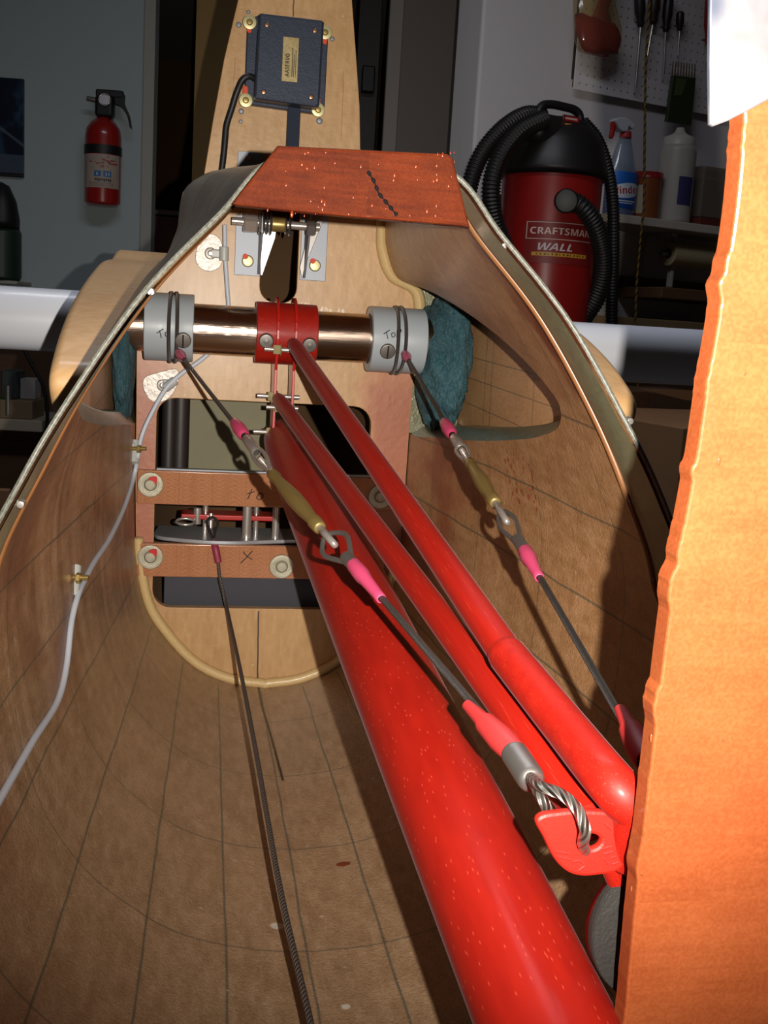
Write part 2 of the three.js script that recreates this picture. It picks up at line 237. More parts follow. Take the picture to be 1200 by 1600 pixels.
const pod = thing(POD, 'fuselage_pod', 'brown fibreglass fuselage hull open at the rear with pencil grid inside', 'fuselage', V3(0, -.47, .3));
part('inner_skin', [hullSkin(0, 1), flip(hullSkin(0, -1))], M.hull, pod);
part('outer_skin', [hullSkin(0.0026, 1), flip(hullSkin(0.0026, -1))], M.hullOut, pod, 'grey outer skin of the hull');
{ // edge strip that closes the two skins along the rim
  const mk = side => grid(200, 3, (a, b) => { const t = a * 13, w = rimW(t), p = section(t, w), q = section(Math.min(13, t + 0.05), w), q2 = section(Math.max(0, t - 0.05), w), n = P2(q.y - q2.y, -(q.x - q2.x)).normalize(), o = lerp(-0.0003, 0.0029, b); const bul = 0.0012 * Math.sin(b * Math.PI); let u = p.x + n.x * o; if (a === 0 || a === 1) u = 0; return [side * u, p.y + n.y * o, w + bul, b, a * 12]; });
  part('rim_edge', [mk(1), flip(mk(-1))], M.rimEdge, pod, 'pale cut edge of the laminate');
}
for (const side of [1, -1]) {                   // the reinforced band along the rim, and the bead at its inner border
  const band = (a, b, h) => { const t = lerp(6.1, 12.2, a), we = rimW(t), wd = 0.052, w = we - wd * b, p = section(t, w), q = section(t + 0.05, w), q2 = section(t - 0.05, w), n = P2(q.y - q2.y, -(q.x - q2.x)).normalize(); return [side * (p.x - n.x * h), p.y - n.y * h, w, b, a * 6]; };
  const top = grid(90, 6, (a, b) => band(a, b, 0.0022 * (b > 0.99 ? 0 : 1)));
  part('rim_flange', side > 0 ? flip(top) : top, M.flange, pod, 'olive reinforced band along the rim');
  const pts = []; for (let i = 0; i <= 40; i++) pts.push(V3(...band(i / 40, 1.0, 0.001).slice(0, 3)));
  part('rim_bead', tube(pts, 0.0026, 90, 8), M.bead, pod);
}
// wing root fairings: the outline pushed outwards, closed by a panel at the end
const UE = 0.228;
function dOff(p, q, o) { const t = P2(q.x - p.x, q.y - p.y).normalize(); return P2(p.x + t.y * o * -1, p.y + t.x * o); }
const DN = D_LINE.length;
const hullU = (w, v) => { let a = 5, b = 12.5; for (let i = 0; i < 40; i++) { const m = (a + b) / 2; if (section(m, Math.max(0, w)).y < v) a = m; else b = m; } return section(a, Math.max(0, w)).x; };
function dRing(o) { const out = []; for (let i = 0; i < DN; i++) { const a = D_LINE[(i + DN - 1) % DN], b = D_LINE[(i + 1) % DN], p = D_LINE[i], t = P2(b.x - a.x, b.y - a.y).normalize(); out.push(P2(p.x - t.y * -1 * -o * -1, p.y + t.x * o)); } return out; }
const sgn = (() => { let A = 0; for (let i = 0; i < DN; i++) { const a = D_LINE[i], b = D_LINE[(i + 1) % DN]; A += a.x * b.y - b.x * a.y; } return A > 0 ? 1 : -1; })();
function ringOut(o) { const out = []; for (let i = 0; i < DN; i++) { const a = D_LINE[(i + DN - 2) % DN], b = D_LINE[(i + 2) % DN], p = D_LINE[i], t = P2(b.x - a.x, b.y - a.y).normalize(); out.push(P2(p.x + sgn * t.y * o, p.y - sgn * t.x * o)); } return out; }
function fairingSkin(side, o, uEnd, r) {
  const prof = [[0, o], [0.35, o], [0.7, o]]; for (let i = 0; i <= 6; i++) { const a = i / 6 * Math.PI / 2; prof.push([1 + i * 0, o - r + r * Math.cos(a), r * Math.sin(a)]); }
  const lip = o < .005 ? -.015 : 0, rings = prof.map((p, j) => { const k = lip * sstep(0, .5, j === 0 ? 0 : j === 1 ? .4 : 1), R = ringOut(p[1]), R2 = ringOut(p[1] + k); return R.map((q, i) => { const b = sstep(-.045, -.075, q.y); return P2(lerp(q.x, R2[i].x, b), lerp(q.y, R2[i].y, b)); }); }), U = ringOut(o).map(p => hullU(p.x, p.y) + (o > 0.005 ? 0.0022 : 0.0004));
  const g = grid(DN, prof.length - 1, (a, b) => { const i = Math.round(a * DN) % DN, j = Math.round(b * (prof.length - 1)), p = rings[j][i]; const u0 = U[i], ue = uEnd - r; const u = j < 3 ? lerp(u0, ue, prof[j][0]) : ue + prof[j][2]; return [side * u, p.y, p.x, p.x * 1.5, p.y * 1.5 + u]; });
  return g;
}
function endPanel(side, o, u, th, hole) { const pts = ringOut(o).map(p => P2(p.x, p.y)); const s = plate(pts, 0, th, 0, hole ? [circ(0.05, -0.026, 0.036, 24)] : []); s.rotateY(-Math.PI / 2); /* x->z, z->-x */ if (side > 0) s.translate(u + th, 0, 0); else s.translate(-u, 0, 0); return s; }
const caveTex = canvasTex(1024, 512, (u, v) => { const n = fbm(u * 12, v * 8, 71, 4), f = vnoise(u * 300, v * 150, 8); let c = mixc([196, 146, 98], [216, 168, 118], n); const k = (f - 0.5) * 22; return [c[0] + k, c[1] + k, c[2] + k]; }, (x, W, H) => {
  x.strokeStyle = '#3d4440'; x.lineWidth = 2; x.globalAlpha = 0.65; const r = rng(9);
  for (const w of [.1, .127, .281, .437]) { x.beginPath(); x.moveTo((w + .2) / .8 * W, 0); x.lineTo((w + .2 + .012) / .8 * W, H); x.stroke(); }
  for (const v of [-.035, -.06, -.09, .02]) { x.beginPath(); x.moveTo(.25 * W, (0.06 - v) / .2 * H); x.lineTo(W, (0.06 - v + .014) / .2 * H); x.stroke(); }
});
caveTex.repeat.set(1 / .8, 1 / .2); caveTex.offset.set(.2 / .8, .14 / .2);
M.cave = phy({ map: caveTex, roughness: 0.45, clearcoat: 0.2, side: THREE.DoubleSide });
for (const side of [1, -1]) {
  const UEs = side > 0 ? UE : 0.192, f = fairingSkin(side, 0.007, UEs + 0.006, 0.007), inn = fairingSkin(side, 0.0005, UEs - 0.001, 0.004);
  const fair = part('wing_root_fairing', [side > 0 ? f : flip(f), endPanel(side, 0.000, UEs + 0.003, 0.003, false)], M.fairing, pod, 'tan wing root fairing');
  part('fairing_lining', side > 0 ? flip(inn) : inn, M.flange, fair);
  part('end_panel', endPanel(side, 0.0, UEs - 0.002, 0.003, false), M.cave, fair, 'tan panel with pencil lines closing the wing root');
}
// ------------------------------------------------------------------ bulkhead
const px = (x, y, w = 0) => POD.pix(x, y, w), q2 = p => P2(p.x, p.y);
const BT = [];                                  // its outline: the hull section, and the pylon above it
for (let t = 0; t <= 11.9; t += 0.1) { const p = section(t, 0); BT.push(P2(p.x - 0.001, p.y)); }
const right = BT.slice(), left = BT.map(p => P2(-p.x, p.y)).reverse();
const pylonR = [[563, 232], [562, 167], [556, 80], [550, 0]].map(a => q2(px(...a))), pylonL = [[372, 0], [350, 93], [333, 187], [318, 277]].map(a => q2(px(...a)));
const bulkOutline = [...right, ...pylonR, P2(.058, .47), P2(-.05, .47), ...pylonL, ...left.slice(0, -1)];
const OP = { l: -.1405, r: .116, t: px(400, 628).y, b: px(400, 951).y };
const opening = rrect(OP.l, OP.r, OP.b, OP.t, 0.022);
const slotC = px(436, 440), slot = rrect(px(407, 420).x, px(465, 420).x, px(436, 473).y, 0.135, 0.018);
const BX0 = -.25, BXW = .5, BY0 = -.5, BYH = 1.0;
const bulkTex = canvasTex(1024, 2048, (u, v) => {
  const x = BX0 + u * BXW, y = BY0 + v * BYH, n = fbm(x * 14, y * 14, 81, 4), f = fbm(x * 220, y * 60, 82, 2), cx = x + 0.01;
  let c = mixc([178, 138, 90], [196, 156, 106], n); const k = (f - 0.5) * 20; c = [c[0] + k, c[1] + k, c[2] + k];
  const e = sstep(0.108, 0.136, Math.abs(cx) + (fbm(x * 30, y * 30, 83, 3) - 0.5) * 0.04) * sstep(-.34, -.31, y + (n - 0.5) * 0.03) * sstep(-.03, -.1, y);
  c = mixc(c, [128, 58, 38], e * 0.9);
  const o = sstep(0.03, 0.09, Math.hypot((x + .13) / 1, (y + .1) / 1.2) < 0.07 ? 0.08 : 0) * 0; c = mixc(c, [180, 110, 70], o);
  const pk = sstep(0.09, 0.12, Math.abs(cx) + (fbm(x * 24 + 9, y * 24, 84, 3) - 0.5) * 0.06) * sstep(.02, -.06, y) * sstep(-.34, -.3, y); c = mixc(c, [188, 120, 84], pk * 0.6);
  const st = sstep(0.6, 0.72, fbm(x * 9 + 3, y * 9, 85, 4)) * sstep(.0, .1, y); c = mixc(c, [236, 214, 176], st * 0.35);
  return c;
}, (x, W, H) => {
  const X = a => (a - BX0) / BXW * W, Y = a => (1 - (a - BY0) / BYH) * H, r = rng(8);
  x.strokeStyle = '#2a1c14'; x.lineWidth = 2.4; const l = (a, b, c, d) => { x.beginPath(); x.moveTo(X(a), Y(b)); for (let i = 1; i <= 8; i++) x.lineTo(X(lerp(a, c, i / 8)) + (r() - 0.5) * 1.6, Y(lerp(b, d, i / 8))); x.stroke(); };
  let a = px(404, 955), b = px(402, 1075); x.lineWidth = 3.4; l(a.x, a.y, b.x, b.y); a = px(459, 2); b = px(458, 26); x.lineWidth = 2; l(a.x, a.y, a.x, .45); l(a.x, a.y, b.x, b.y);
  x.strokeStyle = '#8a5a36'; x.globalAlpha = 0.5; a = px(368, 90); b = px(364, 150); l(a.x, a.y, b.x, b.y); a = px(537, 110); b = px(533, 220); l(a.x, a.y, b.x, b.y); x.globalAlpha = 1;
  x.fillStyle = '#e8e2d8'; x.globalAlpha = 0.75;  // the worn white lettering below the hinge, too worn to read
  for (let i = 0; i < 11; i++) { if (i === 4 || i === 8) continue; const p = px(468 + i * 6.6, 471 + i * 1.1); for (let k = 0; k < 3; k++) x.fillRect(X(p.x) + k * 2.6, Y(p.y) + r() * 8, 1.6 + r() * 1.5, 4 + r() * 12); } x.globalAlpha = 1;
  for (let i = 0; i < 160; i++) { x.fillStyle = '#fff0d4'; x.globalAlpha = 0.35; x.beginPath(); x.arc(r() * W, r() * H, 0.8 + r() * 1.5, 0, 7); x.fill(); } x.globalAlpha = 1;
});
bulkTex.repeat.set(1 / BXW, 1 / BYH); bulkTex.offset.set(-BX0 / BXW, -BY0 / BYH);
M.bulk = phy({ map: bulkTex, roughness: 0.5, clearcoat: 0.3, clearcoatRoughness: 0.3, bumpMap: rep(resinBump, 6, 6), bumpScale: 0.0004 });
const bulk = part('bulkhead', plate(bulkOutline, -0.012, 0, 0.0008, [opening, slot]), M.bulk, pod, 'cream bulkhead with a tall pylon and cut-outs');
{ // glue fillets where the bulkhead meets the hull
  const seg = (t0, t1, side, r) => { const pts = []; for (let i = 0; i <= 40; i++) { const t = lerp(t0, t1, i / 40), p = section(t, 0.004), c = P2(p.x, p.y); pts.push(V3(side * (c.x - 0.004 * Math.sign(c.x)), c.y + (t < 3 ? 0.004 : 0), 0.003)); } return tube(pts, s => r * (0.92 + 0.1 * Math.sin(s * 13)), 80, 10); };
  const low = []; for (let i = -40; i <= 40; i++) { const t = Math.abs(i) / 40 * 5.3, p = section(t, 0.004); low.push(V3(Math.sign(i) * Math.max(0, p.x - 0.004), p.y + 0.004, 0.003)); }
  part('glue_fillet', tube(low, 0.0062, 160, 10), M.cream, bulk, 'pale glue bead round the bottom of the bulkhead');
  for (const s of [1, -1]) { part('glue_fillet', seg(8.6, 11.8, s, 0.0075), M.cream, bulk, 'pale glue bead at the shoulder of the bulkhead'); }
}
// nose of the hull beyond the bulkhead, closed and dark
{ const g = side => grid(30, 20, (a, b) => { const t = a * 13, w = -b * 0.5, p = section(t, 0), s = Math.sqrt(Math.max(0, 1 - b * b * 0.96)); return [side * p.x * s, (p.y + .15) * s - .15, w - 0.012, side * girth(t), b]; });
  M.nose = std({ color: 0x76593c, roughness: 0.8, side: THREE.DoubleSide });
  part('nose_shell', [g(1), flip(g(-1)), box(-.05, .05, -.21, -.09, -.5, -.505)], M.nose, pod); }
// orange crosspiece at the top of the rim
function resinWood(base, hi, seed, scale = 1) { return canvasTex(512, 512, (u, v) => { const n = fbm(u * 7, v * 7, seed, 4), g = fbm(u * 8, v * 90, seed + 3, 3), s = vnoise(u * 240, v * 240, seed); const k = (s - 0.5) * 12; const c = mixc(base, hi, Math.min(1, Math.max(0, n * 0.7 + g * 0.5 - 0.1))); return [c[0] + k, c[1] + k, c[2] + k]; }); }
const plankTex = (() => { const c = resinWood([68, 22, 5], [124, 50, 14], 91); return c; })();
plankTex.repeat.set(6, 6);
M.plank = phy({ map: plankTex, roughness: 0.75, specularIntensity: 0.35, clearcoat: 0.35, clearcoatRoughness: 0.05, bumpMap: rep(resinBump, 8, 8), bumpScale: 0.00012 });
M.drop = phy({ color: 0x8a3410, roughness: 0.25, clearcoat: 1, clearcoatRoughness: 0.03 });
{ const w = 0.636, pts = [[434, 227], [700, 240], [708, 246], [735, 356], [722, 353], [540, 338], [372, 321], [362, 318]].map(a => q2(px(a[0], a[1], w)));
  const pl = part('crosspiece', plate(pts, w - 0.012, w, 0.0018, [], 8), M.plank, pod, 'orange resin-coated wooden crosspiece at the top of the rim');
  const r = rng(33), dr = []; for (let i = 0; i < 110; i++) { const cl = r(), x = cl < .25 ? 440 + r() * 70 : cl < .5 ? 672 + r() * 40 : 400 + r() * 310, y = 238 + r() * 100; if (x < 440 - (y - 240) * .8 + 10) continue; const p = px(x, y, w - .0004), k = 0.0003 + r() * r() * 0.0010; dr.push(new THREE.SphereGeometry(1, 10, 8).scale(k, k * (1 + r() * 1.4), k * .7).translate(p.x, p.y, p.z)); }  // tiny glossy bumps added so the crosspiece sparkles in the flash
  part('glint_drop', dr, M.drop, pl, 'tiny glossy resin drops added for their glints').userData.kind = 'stuff';
  const mk = [[575, 268], [585, 285], [592, 302], [605, 318], [620, 336]].map(a => px(...a, w + 0.0006)); part('marker_line', tube(mk, s => 0.0009 + 0.0005 * Math.sin(s * 40), 40, 6), M.black, pl, 'black marker stroke'); }
// rim screws
for (const [x, y, w] of [[236, 456, .63], [34, 786, .66], [786, 384, .622], [980, 657, .63]]) { const p = px(x, y, w - 0.004); part('rim_screw', [rod(p, p.clone().add(V3(0, 0, 0.006)), 0.0028, 0.0022, 10)], M.steel, pod, 'small bright screw in the rim'); }
// teal putty on both sides of the spar
M.putty = std({ map: canvasTex(256, 256, (u, v) => { const n = fbm(u * 10, v * 10, 95, 4), s = vnoise(u * 128, v * 128, 4); return mixc(mixc([52, 98, 110], [88, 134, 146], n), [150, 172, 178], (s - 0.5) * 0.7); }), roughness: 0.75, bumpMap: rep(fineBump, 4, 4), bumpScale: 0.004 });
function puttyGeo(outline, wz) { // lumpy patch
  const line = closedSmooth(outline, 90), c = line.reduce((a, p) => a.add(V3(p.x, p.y, 0)), V3(0, 0, 0)).multiplyScalar(1 / line.length), n = line.length;
  return grid(n, 10, (a, b) => { const p = line[Math.round(a * n) % n], x = lerp(p.x, c.x, b), y = lerp(p.y, c.y, b); const h = 0.016 * Math.sqrt(Math.min(1, b * 3)) * (0.6 + 0.8 * fbm(x * 60, y * 60, 6, 3)); return [x, y, wz + h, x * 6, y * 6]; });
}
for (const s of [1, -1]) { // a lumpy plug of putty round the tube, outside the collar
  const C = s > 0 ? V3(.190, -.034, .046) : V3(-.177, -.04, .03), rx = s > 0 ? .030 : .013, g = new THREE.SphereGeometry(1, 64, 48), p = g.attributes.position; for (let i = 0; i < p.count; i++) { const x = p.getX(i), y = p.getY(i), z = p.getZ(i), k = 1 + 0.3 * (fbm(x * 3 + 5, y * 3 + z * 2, 19, 4) - 0.5) + 0.12 * (vnoise(x * 14, y * 14 + z * 9, 4) - 0.5); p.setXYZ(i, C.x + x * rx * k, C.y + y * k * (y < 0 ? .098 : .074), C.z + z * .060 * k); } g.computeVertexNormals(); part('putty_plug', g, M.putty, bulk, s > 0 ? 'teal putty heaped beside the right collar' : 'teal putty heaped beside the left collar'); }
part('root_rib', plate([P2(.158, .05), P2(UE - .004, .046), P2(UE - .004, -.13), P2(.158, -.134)], -0.01, -0.003, 0), M.flange, pod, 'olive root rib between bulkhead and fairing');
part('inner_panel', box(px(268, 690, -.16).x, px(458, 690, -.16).x, px(380, 760, -.16).y, px(380, 600, -.16).y, -.17, -.16, .002), std({ map: canvasTex(128, 128, (u, v) => mixc([122, 116, 88], [136, 130, 100], fbm(u * 5, v * 5, 97, 3))), roughness: 0.6 }), pod, 'olive panel seen through the upper opening');
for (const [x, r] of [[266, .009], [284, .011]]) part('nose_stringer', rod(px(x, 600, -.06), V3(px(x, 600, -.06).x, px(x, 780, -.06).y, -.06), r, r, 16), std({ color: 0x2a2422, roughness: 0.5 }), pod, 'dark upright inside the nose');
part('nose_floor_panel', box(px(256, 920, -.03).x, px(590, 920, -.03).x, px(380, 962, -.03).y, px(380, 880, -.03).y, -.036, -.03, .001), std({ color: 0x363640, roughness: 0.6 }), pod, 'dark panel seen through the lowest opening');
// ------------------------------------------------------------------ spar, collars, pipes
const SW = 0.052, spL = px(302, 520, SW), spR = px(585, 533, SW), SV = px(450, 522, SW).y;
const sp = thing(POD, 'spar_tube', 'polished steel spar tube crossing in front of the cream bulkhead', 'tube', V3(0, SV, SW));
part('tube', rod(V3(-.185, SV, SW), V3(.185, SV, SW), 0.0278, 0.0278, 48), M.tubeSteel, sp);
function collar(x0, x1, gx, sx, sy, txt, tx, ty, label) {
  const a = px(x0, 520, SW + .02).x, b = px(x1, 533, SW + .02).x, c = thing(POD, 'shaft_collar', label, 'collar', V3((a + b) / 2, SV, SW), 'nylon collars on the spar');
  const g0 = (px(gx, 525, SW + .03).x - a) / (b - a), R = 0.0375, P = V3(a, SV, SW), Q = V3(b, SV, SW), gw = 0.006 / (b - a);
  part('collar_body', latheOn(P, Q, [[0, 0.029], [0, R - .001], [0.02, R], [g0 - gw, R], [g0 - gw, R - 0.002], [g0 + gw, R - 0.002], [g0 + gw, R], [0.98, R], [1, R - 0.001], [1, 0.029]], 56), M.nylon, c);
  for (const d of [-0.0028, 0.0028]) { const x = a + g0 * (b - a) + d; const pts = []; for (let i = 0; i <= 40; i++) { const t = i / 40 * 6.2832; pts.push(V3(x + d * 0.6 * Math.sin(t), SV + (R + 0.0004) * Math.cos(t), SW + (R + 0.0004) * Math.sin(t))); } part('cable_wrap', tube(pts, 0.0021, 80, 8, false), M.oldCable, c); }
  const s0 = px(sx, sy, SW + R), ang = Math.atan2(s0.y - SV, R), dir = V3(0, Math.sin(ang), Math.cos(ang)), o = V3(s0.x, SV, SW).addScaledVector(dir, R - 0.004);
  const scr = part('screw', [rod(o, o.clone().addScaledVector(dir, 0.0065), 0.0092, 0.0088, 24)], M.dullSteel, c);
  { const e = o.clone().addScaledVector(dir, 0.0066), up = V3(0, dir.z, -dir.y).multiplyScalar(0.0075); part('screw_slot', rod(e.clone().sub(up), e.clone().add(up), 0.0009, 0.0009, 6), M.black, scr); }
  // handwritten TOP, drawn as pen strokes on the cylinder
  const t0 = px(tx, ty, SW + R), strokes = txt, geos = [];
  for (const st of strokes) { const pts = st.map(([dx, dy]) => { const x = t0.x + dx * 0.001, an = Math.atan2(t0.y - SV, R) + dy * 0.001 / R; return V3(x, SV + (R + 0.0001) * Math.sin(an), SW + (R + 0.0001) * Math.cos(an)); }); geos.push(tube(pts, 0.0005, 16, 5)); }
  part('pen_writing', geos, M.black, c, 'handwritten word TOP');
  return c;
}
const TT = [[[-9, -1], [-2, 4]], [[-6, 2], [-4, -6]]], TO = [[[0, -1], [1, -4], [4, -2], [3, 1], [0, 0], [0, -1]]], TP = [[[6, -4], [7, 6], [10, 6], [11, 3], [7, 1]]];
collar(225, 302, 270, 286, 533, [...TT, ...TO], 258, 520, 'pale nylon collar at the left end of the spar tube, under the hull rim');
collar(580, 665, 627, 606, 550, [...TT, ...TO, ...TP], 612, 521, 'pale nylon collar at the right end of the spar tube, beside the teal putty');
function pipe(x0, x1, label) { const c = thing(POD, 'white_pipe', label, 'pipe', V3((x0 + x1) / 2, SV, SW)); const P = V3(x0, SV, SW), Q = V3(x1, SV, SW); part('pipe_wall', latheOn(P, Q, [[0, 0.030], [0, 0.0335], [0.002, 0.034], [0.998, 0.034], [1, 0.0335], [1, 0.030], [0, 0.030]], 56), M.pvc, c); }
pipe(-1.1, -.199, 'white plastic pipe running out of the tan wing root on the left');
pipe(.2345, 1.3, 'white plastic pipe running out of the hull on the right, behind the orange frame');

// ------------------------------------------------------------------ red bracket on the spar
const br = thing(POD, 'spar_bracket', 'red sleeve with two hanging plates clamped round the middle of the spar tube', 'bracket', V3(0, SV, SW));
{ const a = px(401, 525, SW + .03).x, b = px(497, 530, SW + .03).x, R = 0.0345;
  part('sleeve', latheOn(V3(a, SV, SW), V3(b, SV, SW), [[0, 0.0282], [0, R - .0008], [0.015, R], [0.985, R], [1, R - .0008], [1, 0.0282]], 48), M.red, br);
  for (const [x, y] of [[416, 533], [484, 540]]) { const s0 = px(x, y, SW + R), an = Math.atan2(s0.y - SV, R), d = V3(0, Math.sin(an), Math.cos(an)), o = V3(s0.x, SV, SW).addScaledVector(d, R - 0.002); part('screw_head', [rod(o, o.clone().addScaledVector(d, 0.0045), 0.0088, 0.008, 20), rod(o.clone().addScaledVector(d, 0.004), o.clone().addScaledVector(d, 0.005), 0.0035, 0.003, 6)], M.dullSteel, br, 'wide bright screw head'); }
  for (const [xt, xb, yb] of [[434, 430, 688], [464, 456, 690]]) { // the two plates hug the sleeve and hang below it
    const u = px((xt + xb) / 2, 560, SW + .03).x, vt = px(xt, 477, SW + .02).y, vb = px(xb, yb, SW + .03).y, R2 = 0.041;
    const sh = []; for (let i = 0; i <= 16; i++) { const t = lerp(-0.35, Math.PI + 0.1, i / 16); sh.push(P2(SW + R2 * Math.cos(t), SV + R2 * Math.sin(t))); }
    sh.push(P2(SW - 0.012, SV - 0.05), P2(SW - 0.006, vb + 0.01), P2(SW, vb), P2(SW + 0.022, vb), P2(SW + 0.03, vb + 0.012), P2(SW + 0.03, SV - 0.04));
    const g = plate(sh, 0, 0.0032, 0.0006, [circ(SW, SV, R - 0.0006, 28)]); g.rotateY(-Math.PI / 2); g.translate(u + 0.0016, 0, 0); part('side_plate', g, M.darkred, br);
  }
  for (const [x, y, x2, ww] of [[413, 545, 446, .096], [402, 618, 446, .074], [416, 636, 444, .092], [396, 674, 452, .07]]) { const P = px(x, y, ww), Q = V3(px(x2 + 22, y, ww).x, P.y, ww), n0 = P.clone().lerp(Q, 0.25), n1 = P.clone().lerp(Q, 0.45);
    const b = part('bolt', rod(P, Q, 0.0026, 0.0026, 12), M.steel, br, 'steel bolt through the hanging plates'); part('nut', [hexOn(n0, n1, 0.0056), rod(n1, n1.clone().add(V3(0.0016, 0, 0)), 0.0068, 0.0068, 18)], M.zinc, b); }
}
// ------------------------------------------------------------------ red tubes
const T3S = px(458, 536, .094), T3E = px(966, 1236, .945), T2S = px(434, 622, .08), T2E = px(925, 1285, .932);
{ const t = thing(POD, 'control_tube', 'upper red push tube with a thicker sleeve at its near end', 'tube', T3S, 'red push tubes');
  const m = POD.on(800, 1035, T3S, T3E);
  const n = T3E.clone().sub(T3S).normalize();
  part('tube', latheOn(T3S, m, [[0, 0], [0, 0.006], [0.012, 0.0074], [0.05, 0.0083], [1, 0.0084]], 28), M.red, t);
  const e = px(992, 1262, .946), e2 = px(980, 1335, .936);
  part('sleeve', tube([m.clone().addScaledVector(n, -0.01), m.clone().lerp(T3E, 0.5), T3E, e, px(992, 1298, .943), e2], s => s < 0.02 ? 0.0088 : 0.0093, 90, 24), M.red, t, 'thicker red sleeve, bent down at its end');
}
{ const t = thing(POD, 'control_tube', 'lower of the two thin red push tubes, between the boom and the upper one', 'tube', T2S, 'red push tubes');
  part('tube', latheOn(T2S, T2E, [[0, 0], [0, 0.006], [0.012, 0.0074], [0.05, 0.0083], [1, 0.0084], [1, 0]], 28), M.red, t);
}
const BS = POD.dep(447, 687, 0.80), BE = POD.dep(942, 1800, 2.68);
{ const t = thing(POD, 'red_boom', 'thick red boom tube running from the bulkhead to the bottom of the picture', 'tube', BS);
  const n = BE.clone().sub(BS).normalize(), L = BS.distanceTo(BE);
  part('tube', latheOn(BS, BE, [[0, 0], [0, 0.023], [0.004, 0.0262], [0.06, 0.0285], [0.25, 0.0292], [1, 0.027], [1, 0]], 64), M.redLong, t);
  part('end_plug', rod(BS.clone().addScaledVector(n, -0.012), BS.clone().addScaledVector(n, 0.002), 0.012, 0.016, 20), M.dullSteel, t);
}
// ------------------------------------------------------------------ cables with turnbuckles
function cableRun(label, S, E, k) {
  const tw = k.tw ?? 1;
  const on = (x, y) => POD.on(x, y, S, E), t = thing(POD, 'bracing_cable', label, 'cable', S, 'bracing cables with turnbuckles');
  const q = k.p.map(a => on(...a));             // 0 start, 1 shrink, 2 eye, 3 barrel start, 4 barrel end, 5 eye, 6 thimble end, 7 shrink end, 8 lower shrink start, 9 its end
  part('cable', rod(q[0], q[2], 0.002, 0.002, 12), M.cable, t);
  part('heat_shrink', latheOn(q[0].clone().lerp(q[1], -0.04), q[0].clone().lerp(q[1], 0.1), [[0, 0.002], [0.1, 0.0045], [0.5, 0.0055], [0.9, 0.003], [1, 0.0024]], 16), M.pink, t, 'pink heat-shrink at the collar');
  part('heat_shrink', latheOn(q[1].clone().lerp(q[0], 0.07), q[1].clone().lerp(q[2], 0.6), [[0, 0.0026], [0.1, 0.0045], [0.5, 0.0058], [0.9, 0.0052], [1, 0.003]], 16), M.pink, t);
  const tb = part('turnbuckle', latheOn(q[3], q[4], [[0, 0.00240], [0, 0.00416], [0.1, 0.00464], [0.14, 0.00368], [0.3, 0.00496], [0.5, 0.00592], [0.7, 0.00544], [0.86, 0.00400], [0.9, 0.00496], [1, 0.00448], [1, 0.00240]], 24), M.brass, t, 'brass turnbuckle barrel');
  const d = q[4].clone().sub(q[3]).normalize(), toC = POD.toLocal(CAM).sub(q[4]).normalize(), sd = d.clone().cross(toC).normalize(), nn = sd.clone().cross(d).normalize();
  const loop = (A, B, w, r, ax, mat, nm, par) => { const dd = B.clone().sub(A), pts = []; for (let i = 0; i <= 24; i++) { const a = i / 24 * 6.2832; pts.push(A.clone().addScaledVector(dd, 0.5 - 0.5 * Math.cos(a)).addScaledVector(ax, w * Math.sin(a) * (1 - 0.35 * (0.5 - 0.5 * Math.cos(a))))); } return part(nm, tube(pts, r, 60, 10, false), mat, par); };
  part('swage', [latheOn(q[2].clone().lerp(q[1], 0.2), q[2].clone().lerp(q[3], 0.35), [[0, 0.00211], [0.03520, 0.00405], [0.5, 0.00458], [0.9, 0.00405], [1, 0.00264]], 18)], M.steel, tb);
  loop(q[2].clone().lerp(q[3], 0.25), q[2].clone().lerp(q[3], 0.85), 0.00533, 0.00163, sd, M.steel, 'shackle', tb);
  part('fork_end', [rod(q[2].clone().lerp(q[3], 0.7), q[3], 0.00344, 0.00295, 14), rod(q[2].clone().lerp(q[3], 0.72).addScaledVector(nn, -0.00738), q[2].clone().lerp(q[3], 0.72).addScaledVector(nn, 0.00738), 0.00213, 0.00213, 12)], M.steel, tb);
  part('eye_end', [rod(q[4], q[4].clone().lerp(q[5], 0.5), 0.00257, 0.00257, 14)], M.steel, tb);
  loop(q[4].clone().lerp(q[5], 0.35), q[5], 0.00418, 0.00236, nn, M.steel, 'eye', tb);
  // thimble: a five-cornered wire loop through the eye
  const A = q[5].clone().lerp(q[4], 0.3), B = q[6].clone().lerp(q[5], 0.28), dd = B.clone().sub(A), pt = (a, b) => A.clone().addScaledVector(dd, a).addScaledVector(sd, b);
  part('thimble', tube([pt(1.05, 0.00111), pt(0.5, 0.00777 * tw), pt(0.36, 0.00903 * tw), pt(0.2, 0.00903 * tw), pt(-0.05920, 0.00488 * tw), pt(-0.14, 0.00222 * tw), pt(-0.14, -0.00222 * tw), pt(-0.05920, -0.00488 * tw), pt(0.2, -0.00903 * tw), pt(0.36, -0.00903 * tw), pt(0.5, -0.00777 * tw), pt(1.05, -0.00111)], 0.00163, 90, 10), M.dullSteel, t);
  part('ferrule', rod(q[6].clone().lerp(q[5], 0.42), q[6], 0.00429, 0.00385, 16), M.dullSteel, t);
  part('heat_shrink', latheOn(q[6].clone().lerp(q[7], -0.1), q[7], [[0, 0.00296], [0.02220, 0.00459], [0.35, 0.00488], [0.5, 0.00385], [0.9, 0.00311], [1, 0.00296], [1, 0.00207]], 20), M.pink, t);
  part('cable', rod(q[6], q[9], 0.0019, 0.0019, 12), M.cable, t);
  part('heat_shrink', latheOn(q[8], q[9], [[0, 0.00172], [0.02640, 0.00277], [0.35, 0.00383], [0.42, 0.00515], [0.75, 0.00607], [0.98, 0.00515], [1, 0.00429]], 22), M.coral, t, 'coral heat-shrink at the near end');
  return { t, q, d, sd, nn };
}
